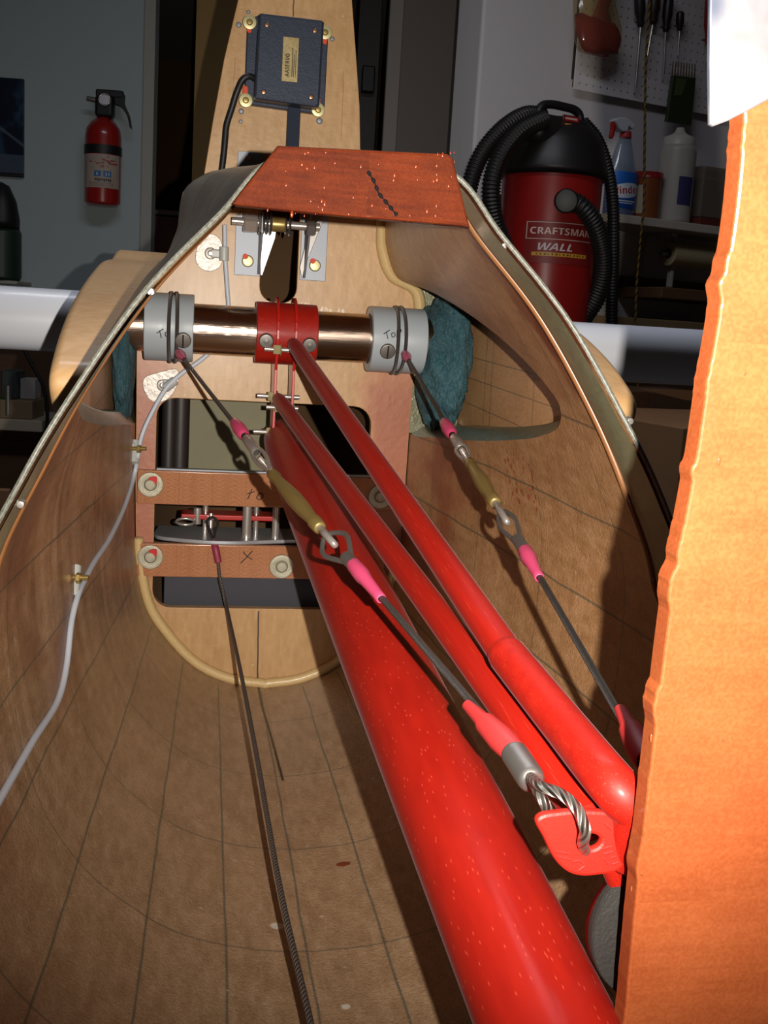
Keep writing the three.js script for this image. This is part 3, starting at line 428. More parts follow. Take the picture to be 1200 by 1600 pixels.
const clipW = .945, CS = px(281, 551, SW + .04), CE = px(915, 1300, clipW);
const cl = cableRun('left bracing cable with brass turnbuckle, lying over the red boom to the red lug', CS, CE, { p: [[281, 553], [374, 669], [388, 690], [425, 740], [500, 825], [522, 850], [556, 887], [596, 936], [729, 1100], [806, 1178]] });
const RS = px(634, 553, SW + .04), RE = px(1012, 1200, .90);
cableRun('right bracing cable with brass turnbuckle, hanging along the right side of the hull', RS, RE, { tw: 0.6, p: [[634, 555], [699, 668], [712, 688], [733, 722], [774, 786], [792, 815], [822, 864], [843, 903], [968, 1106], [1010, 1190]] });
{ // ferrule and loop of the near end of the left cable
  const F0 = POD.on(800, 1172, CS, CE), F1 = POD.on(833, 1222, CS, CE);
  const f = part('ferrule', latheOn(F0, F1, [[0, 0.0026], [0.02, 0.005], [0.12, 0.0057], [0.85, 0.0058], [0.97, 0.0053], [1, 0.0036], [1, 0]], 26), M.dullSteel, cl.t, 'dark pressed ferrule');
  part('ferrule_ring', latheOn(F0.clone().lerp(F1, -0.16), F0, [[0, 0.003], [0.1, 0.0041], [1, 0.0044], [1, 0.0027]], 24), M.steel, f);
  M.loopCable = std({ color: 0xa9a49c, metalness: 0.85, roughness: 0.35, bumpMap: rep(twist, 22, 4), bumpScale: 0.0022 });
  part('cable_loop', tube([F1.clone().lerp(F0, 0.2), POD.pix(848, 1230, 0.9352), POD.pix(880, 1243, 0.9437), POD.pix(903, 1266, 0.9502), POD.pix(914, 1295, 0.9541), POD.pix(911, 1316, 0.9496), POD.pix(914, 1330, 0.9398), POD.pix(900, 1310, 0.9320), POD.pix(866, 1282, 0.9307), POD.pix(848, 1250, 0.9333), F1.clone().lerp(F0, 0.15)], 0.0022, 140, 14), M.loopCable, cl.t, 'bare twisted wire loop through the red lug');
}
{ // red lug
  const t = thing(POD, 'red_lug', 'red coated lug with an eye holding the near end of the left cable', 'lug', px(920, 1365, clipW));
  const o = closedSmooth([[838, 1284], [845, 1275], [875, 1269], [905, 1267], [940, 1268], [985, 1272], [1002, 1290], [1000, 1318], [984, 1346], [966, 1362], [940, 1368], [908, 1370], [888, 1364], [868, 1345], [850, 1310]].map(a => q2(px(...a, clipW))), 120);
  const h = px(922, 1316, clipW);
  M.lug = phy({ color: 0xae1e12, roughness: 0.5, clearcoat: 0.3, clearcoatRoughness: 0.35, bumpMap: rep(fineBump, 12, 12), bumpScale: 0.0001 });
  const pl = part('lug_plate', plate(o, clipW - 0.004, clipW, 0.0014, [circ(h.x, h.y, 0.0044, 24, 0.003)]), M.lug, t);
  const lt = []; for (const [a, b] of [[[868, 1330], [890, 1333]], [[872, 1338], [892, 1343]], [[894, 1346], [906, 1344]], [[906, 1344], [914, 1352]], [[914, 1352], [904, 1360]], [[926, 1340], [926, 1356]], [[940, 1326], [956, 1322]], [[942, 1334], [958, 1330]], [[944, 1340], [952, 1352]], [[954, 1340], [962, 1338]], [[956, 1350], [966, 1347]], [[944, 1286], [956, 1296]]]) lt.push(rod(px(...a, clipW), px(...b, clipW), .0005, .0005, 6)); part('raised_lettering', lt, M.lug, pl, 'worn raised lettering').userData.kind = 'stuff';
  part('strut', rod(px(950, 1345, .934), px(985, 1425, .926), 0.004, 0.004, 18), M.red, t, 'red strut below the lug');
}
// ------------------------------------------------------------------ orange frame, bright plate, disc
const FW = 0.985, FK = 0.1, FZ = v => FW + FK * v, pf = (x, y, o = 0) => { let w = FW; for (let i = 0; i < 6; i++) w = FZ(px(x, y, w).y) + o; return px(x, y, w); };
const lean = (g, o) => { const p = g.attributes.position; for (let i = 0; i < p.count; i++) p.setZ(i, p.getZ(i) + FZ(p.getY(i)) + o); g.computeVertexNormals(); return g; };
{ const tx = resinWood([131, 61, 27], [151, 78, 40], 101); tx.repeat.set(5, 5);
  M.frame = phy({ map: tx, roughness: 0.6, specularIntensity: 0.5, clearcoat: 0.35, clearcoatRoughness: 0.12, bumpMap: rep(resinBump, 9, 9), bumpScale: 0.00006 });
  const f = thing(POD, 'orange_frame', 'upright orange resin-coated wooden frame at the right edge of the picture', 'frame', pf(1100, 1600));
  const pts = [], E = [[1176, 60], [1163, 195], [1150, 330], [1128, 470], [1106, 600], [1088, 720], [1068, 830], [1048, 950], [1030, 1090], [1018, 1190], [1005, 1300], [992, 1420], [976, 1600], [966, 1760]].map(a => pf(...a)), sm = smooth(E.map(p => P2(p.x, p.y)), 240), r = rng(12);
  const up = pf(1186, -160); pts.push(q2(up));
  sm.forEach((p, i) => { const k = Math.max(0, fbm(i * 0.17, 1, 8, 3) - 0.5) * 0.0045; pts.push(P2(p.x - k, p.y)); });
  for (const a of [[1290, 1800], [1290, 1500], [1290, 1200], [1290, 800], [1296, 300], [1300, -160]]) pts.push(q2(pf(...a)));
  part('frame_board', lean(plate(pts, -0.010, 0, 0.0009), 0), M.frame, f);
  const drips = []; for (let i = 0; i < 60; i++) { const p = sm[Math.floor(r() * 235)], k = 0.0004 + r() * r() * 0.0008, far = r() < .5 ? r() * .05 : r() * .003; drips.push(new THREE.SphereGeometry(1, 8, 6).scale(k, k * (1 + r() * 2), k * 0.7).translate(p.x + far, p.y, FZ(p.y) - (far > .003 ? .0003 : r() * 0.006))); }
  part('resin_drip', drips, M.frame, f, 'hardened drips along the edge').userData.kind = 'stuff';
}
{ const st = canvasTex(256, 256, (u, v) => { const n = fbm(u * 5, v * 3, 191, 4), m = fbm(u * 4 + 9, v * 6, 192, 4); let c = mixc([50, 56, 72], [94, 94, 98], sstep(.35, .6, n)); return mixc(c, [82, 49, 35], sstep(.52, .72, m) * .7); }); st.repeat.set(7, 7);  // blue and orange blotches are reflections painted into the sheet colour
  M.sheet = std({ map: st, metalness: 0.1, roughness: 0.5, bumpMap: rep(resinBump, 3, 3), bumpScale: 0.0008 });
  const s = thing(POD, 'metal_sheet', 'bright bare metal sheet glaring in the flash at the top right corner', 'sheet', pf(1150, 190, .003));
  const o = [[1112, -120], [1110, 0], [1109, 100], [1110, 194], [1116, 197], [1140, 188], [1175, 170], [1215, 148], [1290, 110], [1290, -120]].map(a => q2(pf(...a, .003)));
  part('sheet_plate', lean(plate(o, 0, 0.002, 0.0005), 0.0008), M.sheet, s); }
{ const w = 0.935, c = px(1045, 1457, w), e = px(926, 1457, w), R = Math.abs(e.x - c.x);
  const d = thing(POD, 'rubber_disc', 'dark grey scuffed disc half hidden behind the orange frame', 'disc', c);
  part('disc', latheOn(V3(c.x, c.y, w - 0.006), V3(c.x, c.y, w), [[0, 0], [0, R - 0.0006], [0.2, R], [0.8, R], [1, R - 0.0006], [1, 0]], 64), M.rubber, d);
  part('disc_backing', latheOn(V3(c.x + .0006, c.y - 0.0016, w - 0.010), V3(c.x + .0006, c.y - 0.0016, w - 0.006), [[0, 0], [0, R * .985], [1, R * .985], [1, 0]], 64), M.red, d, 'red backing plate');
  part('axle', rod(V3(c.x, c.y, w - 0.012), V3(c.x, c.y, w + .001), 0.008, 0.008, 18), M.dullSteel, d); }
// ------------------------------------------------------------------ white conduit and its clamps
const cdW = 0.013;
{ const t = thing(POD, 'white_conduit', 'thin white plastic conduit snaking down the left wall of the hull', 'conduit', px(200, 740, cdW));
  pod.updateMatrixWorld(true); const hit = (x, y, o) => { const rc = new THREE.Raycaster(CAM, rayDir(x, y).normalize()), h = rc.intersectObject(pod.children[0])[0]; return h ? POD.toLocal(h.point.clone().addScaledVector(rc.ray.direction, -o)) : px(x, y, .02); };
  const pts = [px(351, 352, cdW), px(352, 400, cdW), px(355, 450, cdW), px(357, 482, cdW), px(352, 520, cdW), px(322, 556, cdW), px(285, 583, cdW + .002), px(262, 604, cdW + .004), px(240, 640, cdW + .004), px(222, 680, cdW + .006), px(216, 710, cdW + .012), ...[[211, 738], [198, 782], [172, 840], [146, 880], [133, 905], [122, 930], [112, 970], [104, 1040], [92, 1090], [50, 1160], [0, 1248]].map(a => hit(...a, a[1] > 890 && a[1] < 940 ? .012 : .007)), hit(-60, 1350, .007)];
  part('conduit_tube', tube(pts, 0.0026, 260, 12), M.conduit, t);
}
M.tabAlu = std({ color: 0x98928c, metalness: 0.6, roughness: 0.42, bumpMap: rep(resinBump, 6, 6), bumpScale: 0.0005 });
function tab(o, cx, cy, ccx, ccy, ang, label) { // flat metal tab glued to the bulkhead with a nylon clamp
  const t = thing(POD, 'conduit_clamp', label, 'clamp', px(cx, cy, 0), 'conduit clamps');
  part('metal_tab', plate(closedSmooth(o.map(a => q2(px(...a))), 60), 0.0003, 0.0022, 0.0005), M.tabAlu, t);
  const c = px(cx, cy, 0.002); const r = part('rivet', rod(c, c.clone().add(V3(0, 0, 0.003)), 0.0068, 0.0066, 22), M.dullSteel, t); part('rivet_pin', rod(c.clone().add(V3(0, 0, 0.003)), c.clone().add(V3(0, 0, 0.0055)), 0.0034, 0.0026, 16), M.steel, r);
  const e = px(ccx, ccy, 0.009), d = V3(Math.cos(ang), Math.sin(ang), 0).multiplyScalar(0.008), m = V3(c.x, c.y, 0.004);
  part('nylon_clip', [rod(e.clone().sub(d).setZ(cdW), e.clone().add(d).setZ(cdW), 0.0055, 0.0055, 18), box(Math.min(e.x, m.x), Math.max(e.x, m.x), Math.min(e.y, m.y) - 0.005, Math.max(e.y, m.y) + 0.005, 0.0024, 0.0075, 0.002)], M.nylonClamp, t);
}
tab([[306, 408], [308, 385], [316, 370], [332, 366], [345, 376], [348, 396], [345, 415], [330, 424], [314, 420]], 329, 396, 350, 397, 1.6, 'shiny clamp holding the conduit above the left collar');
tab([[223, 600], [226, 590], [250, 581], [276, 577], [280, 588], [272, 612], [258, 626], [240, 628], [228, 616]], 254, 602, 266, 600, 0.7, 'shiny clamp holding the conduit just below the left collar');
function wallClamp(x, y, w, label) { const p = px(x, y, w), t = thing(POD, 'conduit_clamp', label, 'clamp', p, 'conduit clamps');
  part('nylon_clip', [rod(p.clone().add(V3(-.0035, -.011, .006)), p.clone().add(V3(-.0035, .013, -.008)), 0.006, 0.006, 18), box(p.x - .016, p.x - .003, p.y - .012, p.y + .012, p.z - .006, p.z + .004, .002)], M.nylonClamp, t);
  const c = p.clone().add(V3(-.006, .006, .006)); part('bolt', [rod(c, c.clone().add(V3(.016, .001, .004)), 0.0024, 0.0024, 12), hexOn(c.clone().add(V3(.006, 0, .002)), c.clone().add(V3(.01, 0, .003)), 0.0048)], M.brass, t); }
wallClamp(215, 708, .02, 'clamp on the hull wall left of the upper wooden strap');
wallClamp(121, 910, POD.toLocal(new THREE.Raycaster(CAM, rayDir(121, 910).normalize()).intersectObject(pod.children[0])[0].point).z + .006, 'lowest clamp, on the left hull wall with a small brass bolt');

// ------------------------------------------------------------------ wooden straps with washers
{ const tx = resinWood([206, 134, 92], [228, 162, 118], 121); tx.repeat.set(6, 6);
  M.strap = phy({ map: tx, roughness: 0.4, clearcoat: 0.5, clearcoatRoughness: 0.15, bumpMap: rep(resinBump, 8, 8), bumpScale: 0.001 });
  const strap = (y0, y1, x0, x1, label, washers, extra) => { const a = px(330, y0, .006), b = px(330, y1, .006), l = px(x0, (y0 + y1) / 2, .006).x, r = px(x1, (y0 + y1) / 2, .006).x;
    const t = thing(POD, 'wooden_strap', label, 'strap', V3((l + r) / 2, b.y, .006), 'wooden straps across the bulkhead opening');
    part('board', box(l, r, b.y, a.y, 0.0005, 0.0085, 0.002), M.strap, t);
    for (const [x, y, paint] of washers) { const c = px(x, y, .009); const w = part('washer', [latheOn(c, c.clone().add(V3(0, 0, .0022)), [[0, 0.003], [0, 0.0142], [0.5, 0.015], [1, 0.0142], [1, 0.0095], [0.6, 0.009], [0.6, 0.003]], 36)], M.washer, t);
      part('screw', rod(c.clone().add(V3(0, 0, .001)), c.clone().add(V3(0, 0, .005)), 0.0078, 0.006, 20), M.washer, w); if (paint) { const k = c.clone().add(V3(.003, .004, .0035)); part('paint_mark', plate(closedSmooth([P2(k.x - .005, k.y + .004), P2(k.x + .004, k.y + .006), P2(k.x + .003, k.y - .004), P2(k.x - .002, k.y)], 24), k.z - .003, k.z + .0012, 0.0003), M.redMark, w, 'red paint mark'); } }
    extra(t, l, r, a, b); };
  const pen = (t, list) => part('pen_mark', list.map(s => tube(s.map(a => px(...a, .0088)), 0.0006, 20, 5)), M.black, t, 'handwritten pen mark');
  strap(737, 790, 214, 625, 'upper wooden strap across the bulkhead opening with the pen mark TO', [[235, 757, 1], [594, 776, 0]], (t, l, r, a) => { part('metal_edge', box(l + .022, r - .02, a.y, a.y + .0025, 0.0, 0.0092, 0.0006), M.alu, t, 'thin metal strip on the top edge'); pen(t, [[[386, 772], [398, 768]], [[394, 764], [387, 780]], [[404, 772], [401, 778], [406, 781], [411, 775], [408, 770], [404, 772]]]); });
  strap(850, 902, 214, 600, 'lower wooden strap across the bulkhead opening with a pen cross', [[235, 870, 1], [440, 885, 0]], (t) => { pen(t, [[[380, 862], [386, 869], [394, 874]], [[394, 861], [386, 870], [376, 880]]]); });
}
// ------------------------------------------------------------------ linkage seen between the straps
{ const t = thing(POD, 'bell_crank', 'red bell crank with steel pins on a metal plate between the two straps', 'linkage', px(350, 835, -.03));
  const pv = px(350, 838, -.02).y, o = [P2(-.138, -.075), P2(-.138, -.012), P2(-.11, .004), P2(-.075, .013), P2(-.045, .013), P2(-.01, .004), P2(.03, -.004), P2(.09, .004), P2(.1, -.075)];
  const g = plate(smooth(o, 60).map(p => P2(p.x, p.y)), 0, 0.005, 0.0015); g.rotateX(Math.PI / 2); g.translate(0, pv + .001, 0); part('base_plate', g, std({ color: 0xb8bcc2, metalness: 0.6, roughness: 0.35 }), t);
  for (const [x, w, pr] of [[385, -.012, .0058], [399, -.03, .0032], [430, -.016, .0046], [320, -.04, .0034]]) { const b = px(x, 838, w); part('pin', rod(V3(b.x, pv, w), V3(b.x, px(x, 785, w).y, w), pr, pr, 18), M.steel, t); }
  const a = px(283, 806, -.022), b = px(432, 812, -.03); part('arm', [box(a.x, b.x, a.y - .003, a.y + .0035, -.05, -.016, .0015)], M.darkred, t, 'flat red arm');
  const s = px(290, 815, -.012), c = px(332, 818, -.012); const ring = []; for (let i = 0; i <= 24; i++) { const k = i / 24 * 6.2832; ring.push(V3(s.x + .011 * Math.cos(k), s.y + .005 * Math.sin(k), -.012 + .006 * Math.sin(k))); } part('shackle', tube(ring, 0.0018, 50, 8, false), M.steel, t);
  part('bolt', [rod(V3(c.x - .002, c.y + .012, -.015), V3(c.x - .002, c.y - .008, -.012), 0.0028, 0.0028, 12), hexOn(V3(c.x - .002, c.y + .004, -.015), V3(c.x - .002, c.y + .008, -.015), 0.006), rod(V3(s.x + .014, s.y + .016, -.02), V3(s.x + .014, s.y - .004, -.02), 0.005, 0.005, 14)], M.steel, t);
}
{ const S = px(331, 822, -.008), fin = POD.dep(486, 1602, 1.62);
  const t = thing(POD, 'rudder_cable', 'thin dark control cable running along the hull floor with its shadow beside it', 'cable', S);
  const pts = [px(331, 826, -.006), px(335, 845, .004), px(340, 868, .013), px(343, 900, .017), px(351, 935, .022), POD.dep(372, 1030, .86), POD.dep(400, 1175, 1.06), POD.dep(440, 1400, 1.36), fin, POD.dep(505, 1700, 1.76)];
  part('cable', tube(pts, 0.0021, 240, 10), M.oldCable, t);
  part('cable_eye', tube([px(322, 815, -.006), px(331, 808, -.004), px(340, 815, -.006), px(336, 832, .0), px(333, 842, .003), px(329, 832, .0), px(322, 815, -.006)], 0.0017, 50, 8), M.oldCable, t);
  part('heat_shrink', tube([px(334, 846, .006), px(337, 858, .012), px(341, 878, .0145)], 0.0044, 20, 12), phy({ color: 0x8d2c46, roughness: 0.5 }), t, 'dull pink heat-shrink');
}
// ------------------------------------------------------------------ hinge under the crosspiece
function angle(l, m, r, y0, y1, sx, sy, label, web, webMat) { // L-bracket: flat leg on the bulkhead, upright leg towards the viewer
  const A = px(l, y0, 0), B = px(m, y1, 0), t = thing(POD, 'angle_bracket', label, 'bracket', V3((A.x + B.x) / 2, B.y, 0), 'hinge brackets');
  const x0 = Math.min(A.x, B.x), x1 = Math.max(A.x, B.x);
  part('flat_leg', box(x0, x1, B.y, A.y, 0.0003, 0.0025, 0.0006), M.alu, t);
  const xe = r, g = plate([P2(.0005, B.y + .002), P2(.0005, A.y), P2(.052, A.y), P2(.052, A.y - .022), P2(.012, B.y + .002)], 0, 0.0025, 0.0005); g.rotateY(-Math.PI / 2); g.translate(xe, 0, 0); part('upright_leg', g, M.alu, t);
  if (web) part('web', plate(web.map(a => q2(px(...a, .014))), .012, .014, .0005), webMat, t);
  const c = px(sx, sy, .0025); const w = part('screw', [rod(c, c.clone().add(V3(0, 0, .003)), 0.007, 0.0062, 20)], M.zinc, t); part('paint_mark', plate(circ(c.x - .003, c.y + .005, .0032, 12), c.z + .001, c.z + .0035, 0.0004), M.paintMark, w, 'orange paint mark');
}
angle(369, 406, px(406, 400, 0).x, 335, 432, 387, 408, 'left metal angle bracket of the hinge under the orange crosspiece', [[407, 350], [433, 350], [430, 372], [414, 418], [410, 430], [407, 430]], std({ color: 0xe6e8ec, metalness: 0.5, roughness: 0.4 }));
angle(472, 508, px(474, 400, 0).x + .0025, 335, 440, 492, 415, 'right metal angle bracket of the hinge under the orange crosspiece', [[468, 418], [472, 436], [476, 418], [507, 340], [500, 338], [480, 372]], M.dullSteel);
{ const hw = .045, P = px(362, 345, hw), Q0 = px(500, 352, hw), Q = V3(Q0.x, P.y, hw), t = thing(POD, 'hinge_bolt', 'big steel hinge bolt with nuts and washers under the orange crosspiece', 'bolt', P), on = k => P.clone().lerp(Q, k);
  part('shank', rod(P, Q, 0.0045, 0.0045, 16), M.steel, t);
  part('nut', hexOn(on(.13), on(.29), 0.0125), M.steel, t);
  for (const [a, b, r] of [[.3, .33, .0135], [.345, .37, .0125], [.385, .41, .0125], [.425, .45, .013], [.6, .62, .011], [.64, .665, .0135]]) part('washer', rod(on(a), on(b), r, r, 24), M.steel, t);
  part('bushing', rod(on(.45), on(.6), 0.0085, 0.0085, 20), M.brass, t); part('bolt_head', hexOn(on(.84), on(.95), 0.011), M.dullSteel, t);
}
// ------------------------------------------------------------------ servo on the pylon
{ const t = thing(POD, 'servo_box', 'dark blue servo box screwed to the cream pylon above the crosspiece', 'servo', px(445, 170, 0));
  M.servo = std({ color: 0x2b3345, metalness: 0.35, roughness: 0.5, bumpMap: rep(fineBump, 6, 6), bumpScale: 0.0002 });
  const q = a => q2(px(...a, .02)), base = [[386, 34], [410, 24], [500, 36], [512, 52], [506, 172], [492, 179], [384, 164], [381, 158]].map(a => q2(px(...a, .004)));
  part('base_plate', plate(base, 0.0004, 0.012, 0.0012), M.servo, t);
  part('case', plate([[407, 26], [500, 37], [504, 40], [497, 168], [492, 171], [399, 158], [396, 155], [403, 29]].map(q), 0.011, 0.036, 0.0025), M.servo, t);
  part('arm', box(px(449, 190, .012).x, px(469, 190, .012).x, px(455, 236, .012).y, px(455, 160, .012).y, 0.0006, 0.013, 0.001), M.servo, t, 'flat blue strap below the case');
  for (const [x, y] of [[417, 39], [492, 48], [412, 144], [486, 152]]) { const c = px(x, y, .036); part('cover_screw', rod(c, c.clone().add(V3(0, 0, .0014)), 0.0028, 0.0022, 14), std({ color: 0xc99a7a, metalness: 0.9, roughness: 0.3 }), t); }
  for (const [x, y, py] of [[390, 35, 44], [508, 51, 62], [384, 157, 143], [497, 172, 159]]) { const c = px(x, y, .0128); const w = part('washer', latheOn(c, c.clone().add(V3(0, 0, .002)), [[0, 0.002], [0, 0.0072], [0.5, 0.0078], [1, 0.0072], [1, 0.002]], 26), M.zinc, t); part('screw', rod(c, c.clone().add(V3(0, 0, .0045)), 0.0042, 0.003, 14), M.brass, w); const k = px(x - 1, py, .0128); part('paint_mark', plate(closedSmooth([P2(k.x - .0022, k.y + .005), P2(k.x + .0022, k.y + .005), P2(k.x + .002, k.y - .005), P2(k.x - .0015, k.y - .004)], 20), .0125, .0142, 0.0003), M.paintMark, w, 'orange paint mark'); }
  const lt = canvasTex(128, 384, (u, v) => mixc([150, 132, 92], [190, 172, 124], fbm(u * 8, v * 20, 131, 3)), (x, W, H) => { x.save(); x.translate(W * 0.5, H * 0.5); x.rotate(-Math.PI / 2); x.fillStyle = '#241d14'; x.font = 'bold 46px sans-serif'; x.textAlign = 'center'; x.fillText('AASERVO', -50, -6, 220); x.fillRect(-150, 14, 250, 6); x.fillRect(-150, 28, 200, 5); x.fillRect(-150, 42, 230, 4); x.restore(); });
  const l0 = px(443, 57, .036), l1 = px(464, 129, .036), lw = px(466, 92, .036).x - px(441, 92, .036).x, lh = l0.y - l1.y;
  const lg = new RoundedBoxGeometry(lw, lh, .0012, 2, .0005).translate((l0.x + l1.x) / 2, (l0.y + l1.y) / 2, .0364); { const p = lg.attributes.position, u = lg.attributes.uv, cx = (l0.x + l1.x) / 2, cy = (l0.y + l1.y) / 2; for (let i = 0; i < p.count; i++) u.setXY(i, (p.getX(i) - cx) / lw + .5, (p.getY(i) - cy) / lh + .5); }
  part('label_plate', lg, std({ map: lt, metalness: 0.4, roughness: 0.4 }), t, 'brass label with dark lettering');
  const c = thing(POD, 'servo_lead', 'black lead hanging from the left side of the servo box', 'lead', px(350, 240, .01));
  part('lead', tube([px(400, 124, .016), px(389, 119, .02), px(380, 124, .02), px(371, 142, .016), px(362, 170, .013), px(354, 196, .012), px(352, 215, .012), px(350, 238, .012), px(346, 270, .012), px(342, 300, .012)], 0.0036, 120, 12), M.black, c);
  for (const [x, y, r] of [[388, 19, .0026], [373, 39, .0034], [377, 174, .0034], [499, 189, .004], [519, 61, .003], [376, 190, .0024]]) { const p = px(x, y, -.0004); part('rivet', rod(p, p.clone().add(V3(0, 0, .0016)), r, r * 0.6, 14), M.alu, bulk); }
  const a = px(372, 236, 0), b = px(410, 256, 0); const k = thing(POD, 'corner_plate', 'small bright metal plate on the pylon just left of the crosspiece', 'plate', V3((a.x + b.x) / 2, b.y, 0)); part('plate', box(a.x, b.x, b.y - .014, a.y, .0003, .0025, .0005), M.alu, k); const rv = px(390, 248, .0025); part('rivet', rod(rv, rv.clone().add(V3(0, 0, .0016)), .003, .002, 12), std({ color: 0xc08a6a, metalness: .8, roughness: .4 }), k);
}
// ------------------------------------------------------------------ the garage
const wr = (x, y, w = 0) => WR.pix(x, y, w), wl = (x, y, w = 0) => WL.pix(x, y, w);
const paintTex = (a, b, s) => canvasTex(256, 256, (u, v) => mixc(a, b, fbm(u * 6, v * 6, s, 4)));
M.wallR = std({ map: paintTex([206, 203, 206], [214, 210, 213], 141), roughness: 0.85, bumpMap: rep(fineBump, 8, 8), bumpScale: 0.0004 });
M.wallL = std({ map: paintTex([168, 182, 184], [176, 189, 190], 142), roughness: 0.85, bumpMap: rep(fineBump, 8, 8), bumpScale: 0.0004 });
M.wallPlain = std({ color: 0xb5b2ac, roughness: 0.9 });
M.hall = std({ color: 0x7a5636, roughness: 0.85 });
M.brownWood = std({ map: rep(grainTex, 1, 2), color: 0x6a4a30, roughness: 0.6 });
M.greyDoor = std({ color: 0x8a8078, roughness: 0.6 });
M.casing = std({ color: 0xa8a8a0, roughness: 0.6 });
M.card = std({ map: paintTex([148, 108, 72], [162, 120, 82], 143), roughness: 0.9 });
struct(WORLD, 'floor', box(-4.2, 4.2, -0.1, 0, -8, 3.2), std({ map: paintTex([120, 116, 110], [140, 136, 130], 144), roughness: 0.8 }));
struct(WORLD, 'ceiling', box(-4.2, 4.2, 2.7, 2.8, -8, 3.2), M.wallPlain);
{ const t = thing(WORLD, 'fill_lamp', 'rectangular lamp added out of view on the garage ceiling as ambient fill', 'lamp', V3(LAMP.x, LAMP.y, LAMP.z)); part('housing', box(LAMP.x - .64, LAMP.x + .64, LAMP.y + .002, 2.7, LAMP.z - .18, LAMP.z + .18, .01), M.pvc, t); part('diffuser', box(LAMP.x - .6, LAMP.x + .6, LAMP.y - .008, LAMP.y + .002, LAMP.z - .15, LAMP.z + .15, .002), std({ color: 0xffffff, emissive: 0xf2f4ff, emissiveIntensity: 0.8, roughness: 0.6 }), t); }  // body of the unseen lamp added for the fill light
struct(WORLD, 'wall_left', box(-4.3, -4.2, 0, 2.7, -8, 3.2), M.wallPlain);
struct(WORLD, 'wall_right', box(4.2, 4.3, 0, 2.7, -8, 3.2), M.wallPlain);
struct(WORLD, 'wall_front', box(-4.2, 4.2, 0, 2.7, 3.2, 3.3), M.wallPlain);
struct(WORLD, 'wall_hall', box(-4.2, 4.2, 0, 2.7, -8.1, -8), M.hall);
const RX0 = wr(742, 200).x, LX1 = wl(236, 200).x;
struct(WR, 'wall_back_right', box(RX0, 5.2, 0, 2.7, -0.14, 0, 0.01), M.wallR);
struct(WL, 'wall_back_left', box(-4.2, LX1, 0, 2.7, -0.14, 0, 0.006), M.wallL);
struct(WL, 'trim_1', box(wl(223, 200).x, wl(241, 200).x, 0, 2.68, 0.0005, 0.018, 0.004), M.casing);
struct(WL, 'wall_doorway', box(wl(302, 200, -.6).x, wl(392, 200, -.6).x, 0, 2.68, -0.66, -0.6), std({ color: 0xc8a468, roughness: 0.8 }));
{ const W = WL; struct(W, 'trim_2', box(wl(598, 200, -.45).x, wl(623, 200, -.45).x, 0, 2.68, -0.5, -0.42, 0.006), std({ color: 0xb0a8a2, roughness: 0.6 }));
  struct(W, 'door_1', box(wl(620, 200, -.4).x, wl(770, 200, -.4).x, 0, 2.68, -0.46, -0.41, 0.004), M.greyDoor);
  const x0 = wl(556, 120, -.5).x, x1 = wl(592, 120, -.5).x; struct(W, 'trim_3', box(x0, x1, 0, 2.68, -0.56, -0.52, 0.004), std({ color: 0x2a2622, roughness: 0.5 }));
  const a = wl(566, 104, -.5), b = wl(584, 146, -.5), l = single(W, 'door_latch', box(a.x, b.x, b.y, a.y, -0.52, -0.47, 0.006), M.black, 'black latch on the dark door jamb to the right of the pylon', 'latch'); }
{ // wooden shelving in the dark doorway
  const t = thing(WL, 'wooden_cabinet', 'dark reddish brown cabinet standing in the dark doorway', 'cabinet', V3((wl(240, 300, -1).x + wl(318, 300, -1).x) / 2, 0, -1)); const x0 = wl(236, 300, -1).x, x1 = wl(330, 300, -1).x;
  part('carcass', box(x0, x1, 0, wl(280, 338, -1).y, -1.4, -1, 0.004), std({ color: 0x5a2c14, roughness: 0.6 }), t); part('top', box(x0 - .02, x1 + .02, wl(280, 338, -1).y, wl(280, 330, -1).y, -1.42, -0.98, 0.004), std({ color: 0x6a5a48, roughness: 0.6 }), t); }
const facing = (F, c) => { const k = F.toLocal(CAM); return Math.atan2(k.x - c.x, k.z - c.z); };
function patch(c, r, y0, y1, a0, a1, n = 20) { return grid(n, 1, (a, b) => { const t = lerp(a0, a1, a); return [c.x + r * Math.sin(t), lerp(y0, y1, b), c.z + r * Math.cos(t), a, b]; }); }
